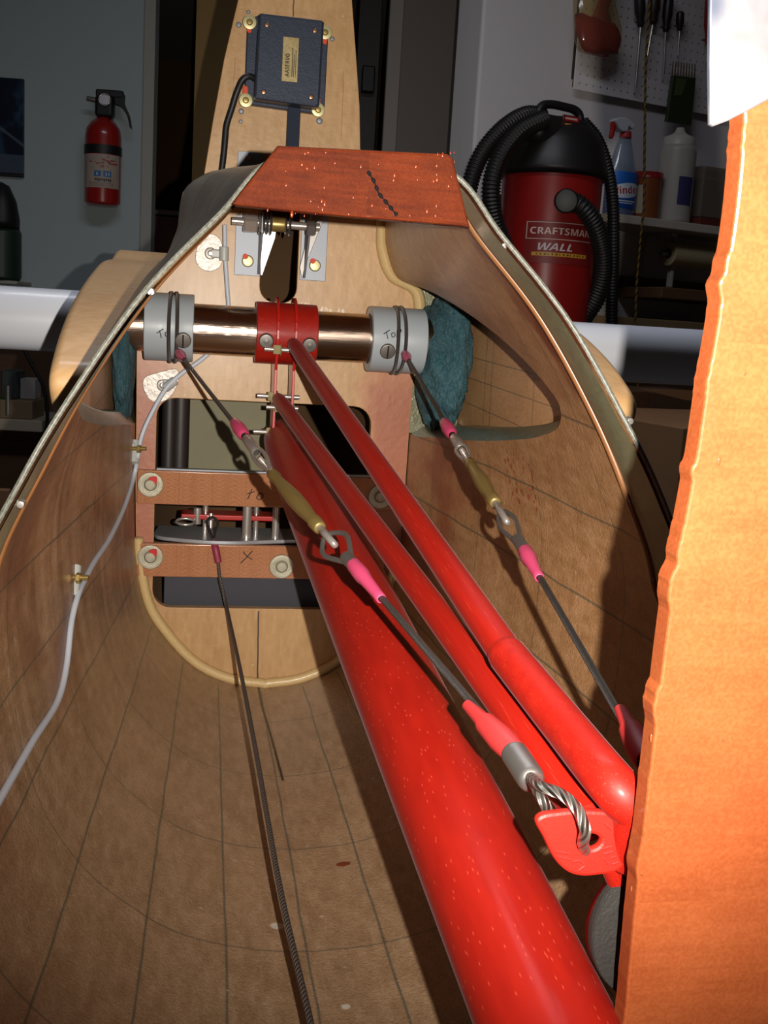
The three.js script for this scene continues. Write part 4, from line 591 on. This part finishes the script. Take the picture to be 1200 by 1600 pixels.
// fire extinguisher
{ const w = .07, b = wl(158, 322, w), tp = wl(164, 184, w), R = (wl(189, 270, w).x - wl(133, 270, w).x) / 2, c = V3((b.x + tp.x) / 2, b.y, w), H = tp.y - b.y;
  const t = thing(WL, 'fire_extinguisher', 'red fire extinguisher hanging on the pale wall at the left', 'extinguisher', c);
  const red = phy({ color: 0x9c1c18, roughness: 0.3, clearcoat: 0.5 });
  part('cylinder', new THREE.LatheGeometry([[0, 0], [R * .8, 0], [R, .012], [R, H * .78], [R * .93, H * .87], [R * .7, H * .94], [R * .42, H * .985], [R * .38, H], [0, H]].map(p => P2(...p)), 40).translate(c.x, c.y, c.z), red, t);
  const y = v => wl(160, v, w).y;
  part('band', new THREE.LatheGeometry([[R, y(243) - c.y], [R + .002, y(243) - c.y], [R + .002, y(229) - c.y], [R, y(229) - c.y]].map(p => P2(...p)), 40).translate(c.x, c.y, c.z), M.black, t, 'black strap');
  const lt = canvasTex(256, 256, (u, v) => mixc([168, 150, 138], [184, 168, 156], fbm(u * 8, v * 8, 151, 3)), (x, W, H2) => { const r = rng(3); x.fillStyle = '#9c3a34'; for (let i = 0; i < 26; i++) x.fillRect(30 + r() * 180, 16 + r() * 80, 6 + r() * 22, 4 + r() * 6); x.fillStyle = '#3a6ea8'; x.fillRect(78, 128, 44, 44); x.fillRect(136, 128, 52, 44); x.fillStyle = '#b8c8d6'; x.fillRect(92, 140, 10, 22); x.fillRect(150, 138, 8, 26); x.fillRect(168, 138, 8, 26); x.fillStyle = '#1c1a1a'; for (let i = 0; i < 9; i++) x.fillRect(82 + i * 12, 186, 8, 16 + (i % 3) * 3); x.fillStyle = '#7a6a62'; for (let i = 0; i < 4; i++) x.fillRect(40, 214 + i * 9, 170, 3); });
  part('paper_label', patch(c, R + .0012, y(296), y(244), facing(WL, c) - 1.15, facing(WL, c) + 1.05), std({ map: lt, roughness: 0.6, side: THREE.DoubleSide }), t, 'paper label with blue squares');
  const hx = u => wl(u, 160, w).x; part('valve_head', [box(hx(150), hx(179), y(184), y(150), w - .025, w + .025, .012), box(hx(150), hx(193), y(152), y(140), w - .012, w + .012, .006)], M.black, t);
  const gc = V3(hx(166), y(158), w + .026); part('gauge', rod(gc, gc.clone().add(V3(0, 0, .008)), .018, .016, 24), M.pvc, t); part('gauge_ring', new THREE.TorusGeometry(.018, .003, 8, 28).translate(gc.x, gc.y, gc.z + .005), M.steel, t);
  part('lever', plate(smooth([P2(hx(178), y(141)), P2(hx(194), y(145)), P2(hx(195), y(160)), P2(hx(203), y(178)), P2(hx(207), y(199))], 24).concat(smooth([P2(hx(204), y(196)), P2(hx(199), y(178)), P2(hx(190), y(166)), P2(hx(180), y(162))], 16)).map(p => P2(p.x, p.y)), w - .009, w + .009, .002), M.black, t);
  part('nozzle', rod(V3(hx(152), y(158), w + .005), V3(hx(136), y(156), w + .005), .009, .008, 14), M.dullSteel, t);
  part('wall_hook', box(c.x - .02, c.x + .02, y(200), y(150), 0.0005, w - .03, .002), M.dullSteel, t); }
// poster and the things below it on the left
{ const a = wl(-60, 116, .012), b = wl(37, 272, .012); const pt = canvasTex(256, 256, (u, v) => { const n = fbm(u * 5, v * 5, 161, 4); let c = mixc([8, 22, 42], [40, 66, 92], sstep(.45, .75, n)); c = mixc(c, [104, 118, 128], sstep(.035, .0, Math.abs(v - (0.48 - (u - .6) * .45))) * .8); return v < .2 ? mixc([60, 74, 96], [80, 92, 108], n) : c; });
  const t = thing(WL, 'poster', 'dark blue poster with a pale streak on the wall at the far left edge', 'poster', V3((a.x + b.x) / 2, b.y, .006)); part('print', box(a.x, b.x, b.y, a.y, .0005, .012, .002), std({ map: pt, roughness: 0.35 }), t); part('edge_strip', box(a.x, b.x, b.y - .012, b.y, .0005, .016, .003), M.black, t); }
{ const w = .14, a = wl(-28, 436, w), b = wl(33, 360, w), c = V3((a.x + b.x) / 2, a.y, w), R = (b.x - a.x) / 2, H = b.y - a.y, H2 = wl(0, 284, w).y - a.y;
  const t = thing(WL, 'canister', 'dark green canister with a black domed top at the left edge', 'canister', c);
  part('body', new THREE.LatheGeometry([[0, 0], [R * .9, 0], [R, .012], [R, H - .012], [R * .92, H], [0, H]].map(p => P2(...p)), 36).translate(c.x, c.y, c.z), std({ color: 0x1f3528, roughness: 0.45 }), t);
  part('dome', new THREE.LatheGeometry([[0, H], [R * .9, H], [R * .92, H + .03], [R * .75, H + (H2 - H) * .6], [R * .4, H + (H2 - H) * .92], [0, H2]].map(p => P2(...p)), 36).translate(c.x, c.y, c.z), M.black, t);
  part('wall_ledge', box(c.x - R, c.x + R, a.y - .012, a.y, 0.0005, w + .05, .003), M.casing, t); }
{ const w = .34, y0 = wl(30, 674, w).y, y1 = wl(30, 656, w).y, x1 = wl(66, 664, w).x; const sh = single(WL, 'wall_shelf', box(x1 - 1.0, x1, y0, y1, 0.0005, w, .004), std({ color: 0xb8aa94, roughness: 0.7 }), 'pale shelf board below the white pipe at the left edge', 'shelf');
  const y = v => wl(20, v, w - .1).y, x = v => wl(v, 620, w - .1).x;
  const g = thing(WL, 'grey_vise', 'grey metal bench tool with a tan base on the shelf at the left edge', 'tool', V3(x(20), y1, w - .1)); part('base', box(x(10), x(60), y1, y(622), w - .18, w - .02, .004), std({ color: 0x8a7458, roughness: 0.7 }), g); part('body', box(x(8), x(33), y(622), y(578), w - .15, w - .05, .006), std({ color: 0x4a5050, metalness: 0.4, roughness: 0.5 }), g); part('post', rod(V3(x(22), y(646), w - .03), V3(x(22), y(600), w - .03), .012, .012, 16), M.dullSteel, g);
  const bx = single(WL, 'white_carton', box(x(34), x(57), y(622) + .001, y(590), w - .16, w - .08, .002), std({ color: 0xb4b0aa, roughness: 0.8 }), 'small white carton behind the grey bench tool on the left shelf', 'carton');
  single(WL, 'green_bottle', new THREE.LatheGeometry([[0, 0], [.035, 0], [.038, .01], [.038, .06], [.015, .085], [.012, .1], [0, .1]].map(p => P2(...p)), 24).translate(x(-11), y1 + .001, w - .06), phy({ color: 0x5a8a2a, roughness: 0.3 }), 'green bottle at the very left end of the shelf', 'bottle');
  single(WL, 'hanging_cord', tube([wl(34, 540, w + .03), wl(50, 570, w + .03), wl(68, 606, w + .03), wl(74, 650, w + .03), wl(68, 690, w + .03), wl(50, 730, w + .03)], .006, 60, 8), M.black, 'black cord curving down in front of the left shelf', 'cord');
  const cx0 = wl(-60, 700, .1).x, cx1 = wl(250, 700, .1).x; const cb = thing(WL, 'base_cabinet', 'dark brown cabinet along the wall below the white pipe on the left', 'cabinet', V3((cx0 + cx1) / 2, 0, .15)); part('carcass', box(cx0, cx1, 0, y0 - .004, 0.0005, .24, .004), M.brownWood, cb); part('backboard', box(cx0, cx1, y0 + .02 - .02, wl(80, 548, .01).y, .0005, .02, .002), M.brownWood, cb); }
{ const w = 1.6, a = wl(-160, 757, w), b = wl(13, 830, w); single(WL, 'tan_board', box(a.x, b.x, 0, a.y, w - .02, w, .003), M.card, 'tan board edge behind the hull rim at the far left of the picture', 'board'); }
// pegboard
{ const w = .026, x0 = wr(897, 140, w).x, y0 = wr(897, 139, w).y, nx = 27, ny = 15, s = .0254, holes = [];
  for (let i = 0; i < nx; i++) for (let j = 0; j < ny; j++) holes.push(circ(x0 + .018 + i * s, y0 + .018 + j * s, .0036, 6));
  const t = thing(WR, 'pegboard', 'white pegboard full of holes on the wall at the upper right', 'pegboard', V3(x0 + .35, y0, w)); const W = nx * s + .01, Hh = ny * s + .01;
  part('board', plate([P2(x0, y0), P2(x0 + W, y0), P2(x0 + W, y0 + Hh), P2(x0, y0 + Hh)], w - .006, w, 0, holes), std({ color: 0xe2dede, roughness: 0.6 }), t);
  part('batten', box(x0 + .01, x0 + W - .01, y0 + .012, y0 + .03, .0005, w - .0065), M.brownWood, t);
  part('backing', box(x0 + .004, x0 + W - .004, y0 + .032, y0 + Hh, 0.001, .004), std({ color: 0x3a3430, roughness: 0.9 }), t);
  const dr = (hx, hy0, hy1, hr, sx, sy, sr, col, label) => { const z = w + .03, a = wr(hx[0], hy0, z), b = wr(hx[1], hy1, z), e = wr(sx, sy, z), d = thing(WR, 'screwdriver', label, 'screwdriver', e, 'screwdrivers on the pegboard');
    part('handle', latheOn(b, a, [[0, 0], [0, hr * .5], [.08, hr * .7], [.2, hr * .62], [.4, hr], [.9, hr], [1, hr * .6], [1, 0]], 16), std({ color: col, roughness: 0.4 }), d); part('shaft', rod(e, b, sr, sr, 10), M.steel, d); part('hook', tube([V3(b.x, b.y + .02, w + .001), V3(b.x + .015, b.y + .022, w + .012), V3(b.x + .018, b.y + .016, z)], .002, 16, 6), M.dullSteel, d); };
  dr([999, 1001], -14, 42, .016, 993, 137, .0042, 0x2a2422, 'screwdriver with a long dark shaft, leftmost on the pegboard');
  dr([1024, 1020], -20, 38, .018, 1009, 102, .004, 0x35201a, 'screwdriver behind the yellow and black rope, second from the left');
  dr([1046, 1040], -12, 50, .015, 1037, 116, .004, 0x261a1c, 'screwdriver with a dark red handle, third from the left on the pegboard');
  dr([1063, 1062], 18, 48, .012, 1059, 88, .003, 0x201c1c, 'smallest screwdriver, on the pegboard above the bristle packet');
  dr([1109, 1106], -6, 70, .014, 1104, 96, .003, 0x9a2018, 'red handled screwdriver beside the glaring metal sheet');
  { const z = w + .03, a = wr(1050, 118, z), b = wr(1085, 122, z), t2 = wr(1052, 96, z), u2 = wr(1086, 100, z), lo = wr(1040, 190, z), lo2 = wr(1078, 196, z), d = thing(WR, 'brush_packet', 'green and dark packet with a row of bristles hanging below the smallest screwdriver', 'packet', lo);
    part('pouch', plate([a, b, lo2, lo].map(q2), z - .008, z + .008, .003), phy({ color: 0x2f3a1e, roughness: 0.4, clearcoat: 0.4 }), d); part('card', plate([wr(1054, 122, z), wr(1070, 124, z), wr(1062, 150, z), wr(1050, 150, z)].map(q2), z + .0085, z + .0095, 0.0002), std({ color: 0x4a5a2e, roughness: 0.6 }), d);
    const br2 = []; for (let i = 0; i < 9; i++) { const k = i / 8; br2.push(rod(a.clone().lerp(b, k).setZ(z), t2.clone().lerp(u2, k).setZ(z), .002, .0016, 6)); } part('bristles', br2, M.brownWood, d); d.children[d.children.length - 1].userData.kind = 'stuff'; }
  { const z = w + .06, c = wr(930, 30, z), R = (wr(966, 40, z).x - wr(895, 40, z).x) / 2, yb = wr(930, 84, z).y, y1 = wr(930, 34, z).y, yt = wr(930, -70, z).y; const d = thing(WR, 'plastic_bag', 'clear plastic bag with red contents hanging at the left of the pegboard', 'bag', V3(c.x, yb, z));
    const skew = (g) => { const p = g.attributes.position; for (let i = 0; i < p.count; i++) { const k = (p.getY(i) - yb) / (yt - yb); p.setX(i, p.getX(i) + .012 * Math.sin(k * 9) + (1 - k) * .008); p.setZ(i, z + (p.getZ(i) - z) * .45); } g.computeVertexNormals(); return g; };
    part('bag_film', skew(latheOn(V3(c.x, yb - .004, z), V3(c.x, yt, z), [[0, 0], [.02, R * .7], [.12, R * 1.0], [.3, R * 1.03], [.55, R * .9], [.8, R * .7], [1, R * .5]], 30)), phy({ color: 0xf4ecd6, roughness: 0.12, transmission: 0.96, thickness: 0, side: THREE.DoubleSide }), d);
    const g = latheOn(V3(c.x, yb, z), V3(c.x, y1, z), [[0, 0], [.05, R * .6], [.3, R * .92], [.7, R * .97], [1, R * .9], [1, 0]], 30); const p = g.attributes.position; for (let i = 0; i < p.count; i++) { const n = fbm(p.getX(i) * 50, p.getY(i) * 50, 171, 3) - .5; p.setY(i, p.getY(i) + n * .02 + (p.getX(i) - c.x) * -.18); } part('red_contents', skew(g), std({ color: 0xc83424, roughness: 0.7, bumpMap: rep(fineBump, 6, 6), bumpScale: 0.003 }), d);
    const g2 = latheOn(V3(c.x + .015, y1 - .01, z), V3(c.x + R * .8, yt, z), [[0, R * .5], [.3, R * .25], [1, R * .12], [1, 0]], 16); part('gathered_top', skew(g2), phy({ color: 0xb0604a, roughness: 0.3, transmission: 0.3, thickness: 0 }), d);
    part('peg_hook', tube([V3(c.x, yt - .01, z), V3(c.x, yt + .01, z), V3(c.x, yt + .012, w + .001)], .0025, 12, 6), M.dullSteel, d); } }
// rope
{ const w = .23, pts = [[1018, -80], [1015, 0], [1009, 100], [1008, 160], [1007, 240], [1006, 320], [1000, 380], [995, 440], [993, 500], [996, 545], [996, 620]].map(a => wr(...a, w)), c = new THREE.CatmullRomCurve3(pts), t = thing(WR, 'braided_rope', 'thin yellow and black twisted rope hanging in front of the pegboard and shelf', 'rope', pts[pts.length - 1]);
  const strand = (ph) => { const o = []; for (let i = 0; i <= 420; i++) { const k = i / 420, p = c.getPointAt(k), a = k * 330 + ph; o.push(V3(p.x + .0017 * Math.cos(a), p.y, p.z + .0017 * Math.sin(a))); } return tube(o, .0021, 1200, 6, false); };
  part('yellow_strand', [strand(0), strand(2.1)], std({ color: 0x8a6a16, roughness: 0.7 }), t); part('black_strand', strand(4.2), M.black, t); }
// shelf on the right with its bottles
{ const w = .2, yt = wr(1000, 338, w).y, yb = wr(1000, 352, w).y, x0 = wr(952, 340, w).x, x1 = wr(1230, 360, w).x, zc = .13;
  const s = thing(WR, 'wall_shelf', 'white shelf board carrying the spray bottle and tins on the right', 'shelf', V3((x0 + x1) / 2, yb, .1)); part('board', box(x0, x1, yb, yt, .0005, w, .003), std({ color: 0xc8c0b2, roughness: 0.6 }), s); const bx = wr(1035, 380, .1).x; part('bracket', [box(bx - .01, bx + .01, yb - .16, yb, .0005, .015, .002), box(bx - .008, bx + .008, yb - .014, yb, .015, .15, .002)], M.casing, s); part('roll_arm', box(bx + .03, bx + .04, yb - .16, yb, .1, .12, .002), M.casing, s);
  const X = (v, z = zc) => wr(v, 300, z).x, Y = (px_, v, z = zc) => wr(px_, v, z).y;
  { const c = V3(X(969), yt, zc), H = Y(969, 214) - yt, R = .052, d = thing(WR, 'spray_bottle', 'spray bottle with blue liquid, white nozzle and red trigger on the right shelf', 'bottle', c);
    const prof = [[0, 0], [R * .92, 0], [R, .01], [R * 1.02, H * .35], [R * .95, H * .5], [R * .72, H * .7], [R * .5, H * .9], [R * .36, H], [0, H]].map(p => P2(...p)); const sq = g => { const p = g.attributes.position; for (let i = 0; i < p.count; i++) p.setZ(i, p.getZ(i) * .6); g.computeVertexNormals(); return g; };
    part('bottle', sq(new THREE.LatheGeometry(prof, 36)).translate(c.x, c.y, c.z), phy({ color: 0xcfdcea, roughness: 0.1, transmission: 0.8, thickness: 0 }), d);
    part('blue_liquid', sq(new THREE.LatheGeometry(prof.slice(0, 5).map(p => P2(p.x * .95, p.y + .002)).concat([P2(0, H * .5)]), 36)).translate(c.x, c.y, c.z), phy({ color: 0x1a5ab0, roughness: 0.15, clearcoat: 0.5 }), d);
    const lt = canvasTex(256, 256, (u, v) => mixc([24, 74, 160], [40, 110, 200], v), (x, W, Hh) => { x.fillStyle = '#d8e2f0'; x.beginPath(); x.ellipse(128, 130, 120, 52, -0.18, 0, 7); x.fill(); x.fillStyle = '#b4201c'; x.font = 'bold 68px sans-serif'; x.textAlign = 'center'; x.save(); x.translate(128, 152); x.rotate(-0.14); x.fillText('Windex', 0, 0, 220); x.restore(); x.fillStyle = '#e8eef6'; x.fillRect(60, 200, 140, 8); x.fillRect(80, 216, 100, 6); });
    const lp = patch(V3(0, 0, 0), R * 1.05, H * .1, H * .56, -1.2, 1.2, 28); part('front_label', sq(lp).translate(c.x, c.y, c.z), std({ map: lt, roughness: 0.4, side: THREE.DoubleSide }), d, 'blue label with red brand lettering');
    const y = v => Y(969, v); part('collar', rod(V3(c.x, y(215), zc), V3(c.x, y(204), zc), .018, .016, 18), M.coral, d);
    part('nozzle', plate(closedSmooth([[957, 188], [966, 184], [980, 188], [988, 198], [984, 203], [978, 199], [976, 206], [966, 205], [960, 196]].map(a => q2(wr(...a, zc))), 60), zc - .016, zc + .016, .004), M.pvc, d);
    part('trigger', plate(closedSmooth([[956, 190], [961, 193], [959, 206], [955, 217], [953, 214], [955, 202]].map(a => q2(wr(...a, zc))), 40), zc - .008, zc + .008, .003), phy({ color: 0xb4261e, roughness: 0.4 }), d); }
  { const c = V3(X(1010), yt, zc), R = X(1028) - X(1010), H = Y(1011, 271) - yt, d = thing(WR, 'tin_can', 'red brown tin with a pale label standing between spray bottle and white bottle', 'tin', c); part('body', new THREE.LatheGeometry([[0, 0], [R, 0], [R, .003], [R * .97, .006], [R * .97, H - .02], [R, H - .018], [R, H], [R * .9, H + .001], [0, H]].map(p => P2(...p)), 32).translate(c.x, c.y, c.z), phy({ color: 0x8a4a26, roughness: 0.35 }), d); part('red_lid', new THREE.LatheGeometry([[0, H + .001], [R * 1.02, H + .001], [R * 1.02, H - .017], [R, H - .017]].map(p => P2(...p)), 32).translate(c.x, c.y, c.z), phy({ color: 0x9a2420, roughness: 0.35 }), d); part('pale_label', patch(c, R * .985, yt + .015, yt + H * .72, facing(WR, c) - .9, facing(WR, c) - .1), std({ color: 0xb8a890, roughness: 0.6, side: THREE.DoubleSide }), d); }
  { const c = V3(X(1053), yt, zc), R = X(1076) - X(1054), y = v => Y(1052, v) - yt, d = thing(WR, 'white_bottle', 'tall white plastic bottle with a nozzle cap on the right shelf', 'bottle', c); part('body', new THREE.LatheGeometry([[0, 0], [R * .92, 0], [R, .008], [R, y(236)], [R * .9, y(231)], [R * .82, y(226)], [0, y(226)]].map(p => P2(...p)), 36).translate(c.x, c.y, c.z), phy({ color: 0xb8b2aa, roughness: 0.4 }), d); part('cap', new THREE.LatheGeometry([[R * .84, y(230)], [R * .84, y(214)], [R * .5, y(210)], [R * .28, y(205)], [R * .2, y(198)], [0, y(197)]].map(p => P2(...p)), 32).translate(c.x, c.y, c.z), phy({ color: 0xc8c2ba, roughness: 0.4 }), d); part('blue_label', patch(c, R + .001, yt + .05, yt + .13, facing(WR, c) + .2, facing(WR, c) + 1.1), std({ color: 0x3c3c6a, roughness: 0.5, side: THREE.DoubleSide }), d); }
  { const a = V3(X(1082), yt, zc), b = V3(X(1136), Y(1100, 262), zc), d = thing(WR, 'clear_box', 'clear plastic box with brown contents on the shelf beside the white bottle', 'box', V3((a.x + b.x) / 2, yt, zc)); part('lower_box', box(a.x - .01, b.x + .02, yt, yt + .022, zc - .06, zc + .055, .003), std({ color: 0x6a2a1a, roughness: 0.7 }), d, 'flat dark red carton'); part('shell', box(a.x, b.x, yt + .023, b.y, zc - .04, zc + .04, .006), phy({ color: 0xc2b6a8, roughness: 0.15, transmission: 0.7, thickness: 0 }), d); part('contents', box(a.x + .008, b.x - .008, yt + .028, b.y - .035, zc - .03, zc + .03, .006), std({ color: 0x6a5646, roughness: 0.8 }), d); part('insert_card', box(a.x + .006, b.x - .006, b.y - .03, b.y - .008, zc + .02, zc + .024, .001), std({ color: 0x8a7c6c, roughness: 0.8 }), d); }
  { const c = V3(X(1166), yt, zc), R = .03, d = thing(WR, 'tin_can', 'small red tin half hidden behind the orange frame', 'tin', c); part('body', new THREE.LatheGeometry([[0, 0], [R, 0], [R, .1], [R * .9, .104], [0, .104]].map(p => P2(...p)), 28).translate(c.x, c.y, c.z), phy({ color: 0x8a2018, roughness: 0.35 }), d); part('band', new THREE.LatheGeometry([[R + .0008, .03], [R + .0008, .07]].map(p => P2(...p)), 28).translate(c.x, c.y, c.z), std({ color: 0xa89078, roughness: 0.5, side: THREE.DoubleSide }), d); }
  { const P = wr(1044, 396, .12), Q = wr(1210, 412, .12); Q.y = P.y; const R = P.y - wr(1044, 415, .12).y, d = thing(WR, 'paper_roll', 'cream paper roll hanging under the right shelf', 'roll', V3((P.x + Q.x) / 2, P.y - R, .12)); part('paper', latheOn(P, Q, [[0, .015], [0, R - .001], [.005, R], [.995, R], [1, R - .001], [1, .015], [0, .015]], 40), std({ color: 0xb8a880, roughness: 0.85 }), d); part('rod', rod(P.clone().add(V3(-.03, 0, 0)), Q.clone().add(V3(.03, 0, 0)), .008, .008, 14), M.dullSteel, d); }
  { const a = wr(1022, 430, .16), b = wr(1240, 462, .16), d = thing(WR, 'tool_tray', 'brown tray below the paper roll on the right', 'tray', V3((a.x + b.x) / 2, wr(1022, 468, .16).y, .1)); part('tray', box(a.x, b.x, wr(1022, 466, .16).y, wr(1022, 448, .16).y, .0005, .2, .004), std({ color: 0x6a4a30, roughness: 0.7 }), d); part('back_strip', box(a.x, b.x, wr(1022, 448, .16).y, a.y, .0005, .02, .003), std({ color: 0x5a3c26, roughness: 0.7 }), d); }
  { const y1 = wr(1000, 497, .17).y, d = thing(WR, 'bench_top', 'tan bench top along the wall just above the right white pipe', 'bench', V3(wr(1000, 500, .2).x, 0, .15)); const ax = wr(880, 500, .15).x, bx2 = ax + 1.3; part('top', box(ax, bx2, y1 - .03, y1, .0005, .17, .004), std({ color: 0x8e7654, roughness: 0.7 }), d); part('front', box(ax + .01, bx2 - .01, 0, y1 - .031, .0005, .15, .003), M.brownWood, d); } }
// wet and dry vacuum on the wall
{ const w = .2, c0 = wr(858, 512, w), R = (wr(920, 420, w).x - wr(798, 420, w).x) / 2, y = v => wr(858, v, w).y, X = v => wr(v, 320, w).x, c = V3(X(860), y(514), w);
  const t = thing(WR, 'vacuum_cleaner', 'red and black wall vacuum cleaner with ribbed hoses hanging on the right wall', 'vacuum', c); M.vacRed = phy({ color: 0x8e1714, roughness: 0.35, clearcoat: 0.2 }); M.vacBlack = std({ color: 0x1c1a1a, roughness: 0.45 });
  part('tank', new THREE.LatheGeometry([[0, 0], [R * .9, 0], [R * .97, .02], [R, .1], [R * 1.03, y(276) - c.y], [R * .98, y(272) - c.y], [0, y(272) - c.y]].map(p => P2(...p)), 48).translate(c.x, c.y, c.z), M.vacRed, t);
  part('lid', new THREE.LatheGeometry([[0, y(280)], [R * 1.1, y(280)], [R * 1.12, y(268)], [R * 1.06, y(250)], [R * .98, y(225)], [R * .85, y(205)], [R * .62, y(192)], [R * .5, y(186)], [0, y(184)]].map(p => P2(p[0], p[1] - c.y)), 48).translate(c.x, c.y, c.z), M.vacBlack, t);
  part('motor_head', box(wr(838, 200, w + .1).x, wr(923, 200, w + .08).x, y(236), wr(880, 178, w + .1).y, w - .06, w + .1, .03), M.vacBlack, t);
  part('handle', tube([[841, 192], [842, 174], [848, 165], [860, 163], [882, 167], [898, 172], [905, 179], [907, 192]].map(a => wr(...a, w + .05)), .011, 60, 12), M.vacBlack, t);
  const st = canvasTex(128, 96, () => [28, 24, 24], (x) => { x.fillStyle = '#8a1a18'; x.fillRect(4, 4, 120, 34); x.fillStyle = '#c8a8a0'; x.fillRect(14, 14, 96, 12); x.fillStyle = '#b87a3a'; x.fillRect(12, 50, 60, 12); x.fillRect(12, 70, 84, 10); });
  { const p0 = wr(879, 203, w + .1), p1 = wr(906, 183, w + .1), g = grid(1, 1, (a, b) => [lerp(p0.x, p1.x, a), lerp(p0.y, p1.y, b), w + .1012, a, b]); part('head_label', box(p0.x, p1.x, p0.y, p1.y, w + .098, w + .1008, 0.0005), std({ map: st, roughness: 0.4 }), t, 'red and black sticker'); }
  const lt = canvasTex(512, 384, () => [122, 26, 24], (x) => { x.strokeStyle = '#c4a8a2'; x.lineWidth = 7; x.strokeRect(16, 16, 480, 150); x.fillStyle = '#d2b8b0'; x.font = 'bold 84px sans-serif'; x.textAlign = 'center'; x.fillText('CRAFTSMAN', 256, 122, 440); x.fillStyle = '#c8bcc0'; x.font = 'bold italic 92px sans-serif'; x.fillText('WALL', 206, 268, 270); x.fillStyle = '#c4942c'; x.fillRect(60, 286, 390, 34); x.fillStyle = '#6a3a1a'; for (let i = 0; i < 14; i++) x.fillRect(90 + i * 25, 294, 7 + (i % 3) * 4, 18); });
  const ang = v => Math.asin(Math.max(-1, Math.min(1, (X(v) - c.x) / R))); part('brand_label', patch(c, R * 1.012 + .001, y(416), y(352), facing(WR, c) + ang(831), facing(WR, c) + ang(914), 28), std({ map: lt, roughness: 0.45, side: THREE.DoubleSide }), t, 'red label reading CRAFTSMAN WALL');
  const P = a => wr(a[0], a[1], a[2]), hose = (pts, r, nm, lab) => { const cv = new THREE.CatmullRomCurve3(pts.map(P)), L = cv.getLength(), n = Math.round(L / .009); return part(nm, tube(cv.getSpacedPoints(60), s => r * (1 + .09 * Math.cos(s * n * 6.2832)), Math.min(700, n * 5), 12), M.vacBlack, t, lab); };
  hose([[846, 180, .22], [820, 180, .24], [783, 204, .25], [750, 246, .25], [732, 300, .25], [726, 360, .25], [735, 430, .25], [780, 470, .22]], .021, 'hose', 'ribbed black hose looping down the left side');
  hose([[850, 186, .3], [812, 206, .3], [782, 244, .3], [768, 290, .3], [772, 340, .29], [790, 390, .27]], .023, 'hose');
  hose([[884, 314, .33], [905, 320, .37], [926, 345, .38], [940, 385, .36], [942, 430, .33], [930, 470, .3], [912, 498, .27], [908, 520, .26]], .024, 'hose', 'ribbed black hose from the tank inlet');
  hose([[912, 192, .25], [932, 216, .25], [948, 258, .25], [957, 310, .24], [959, 380, .23], [957, 450, .22], [955, 540, .22]], .0165, 'hose', 'straight hose along the right side');
  const pc = wr(885, 314, w), d = V3(0, 0, 1); part('inlet_port', rod(wr(884, 314, w + R * .8), wr(885, 314, w + R * 1.35), .033, .03, 28), M.vacBlack, t);
  part('wall_bracket', box(c.x - .06, c.x + .06, y(420), y(300), .0005, w - R * .9, .004), M.vacBlack, t); }
// cardboard boxes below the right pipe
{ const F = new Frame(CAM.clone().addScaledVector(rayDir(1060, 760), 2.1), 0.42); F.o.y = 0; const p = (x, y, z = 0) => F.pix(x, y, z);
  const b1 = thing(F, 'cardboard_box', 'large brown cardboard box under the white pipe on the right', 'box', V3(p(1130, 800).x, 0, -.2)); const xl = p(1057, 760).x, yt = p(1057, 668).y; part('carton', box(xl, xl + .6, 0, yt, -.45, 0, .004), M.card, b1); part('flap', plate([P2(p(985, 606, -.5).x, p(1000, 606, -.5).y), P2(p(1130, 610, -.5).x, p(1130, 612, -.5).y), P2(p(1130, 634, -.5).x, p(1130, 632, -.5).y), P2(p(1060, 628, -.5).x, p(1060, 624, -.5).y)], -.48, -.474, .0005), M.card, b1);
  const b2 = thing(F, 'cardboard_box', 'dark brown cardboard box behind the large one, beside the hull rim', 'box', V3(p(960, 800, -.55).x, 0, -.7)); part('carton', box(p(880, 760, -.55).x, p(1120, 760, -.55).x, 0, p(1000, 612, -.55).y, -.8, -.55, .004), std({ color: 0x5e4028, roughness: 0.9 }), b2); part('tape', box(p(980, 700, -.55).x, p(1005, 700, -.55).x, p(1000, 720, -.55).y, p(1000, 612, -.55).y, -.5495, -.5488, 0), std({ color: 0x6a4a30, roughness: 0.5 }), b2); }
renderer.render(scene, camera);
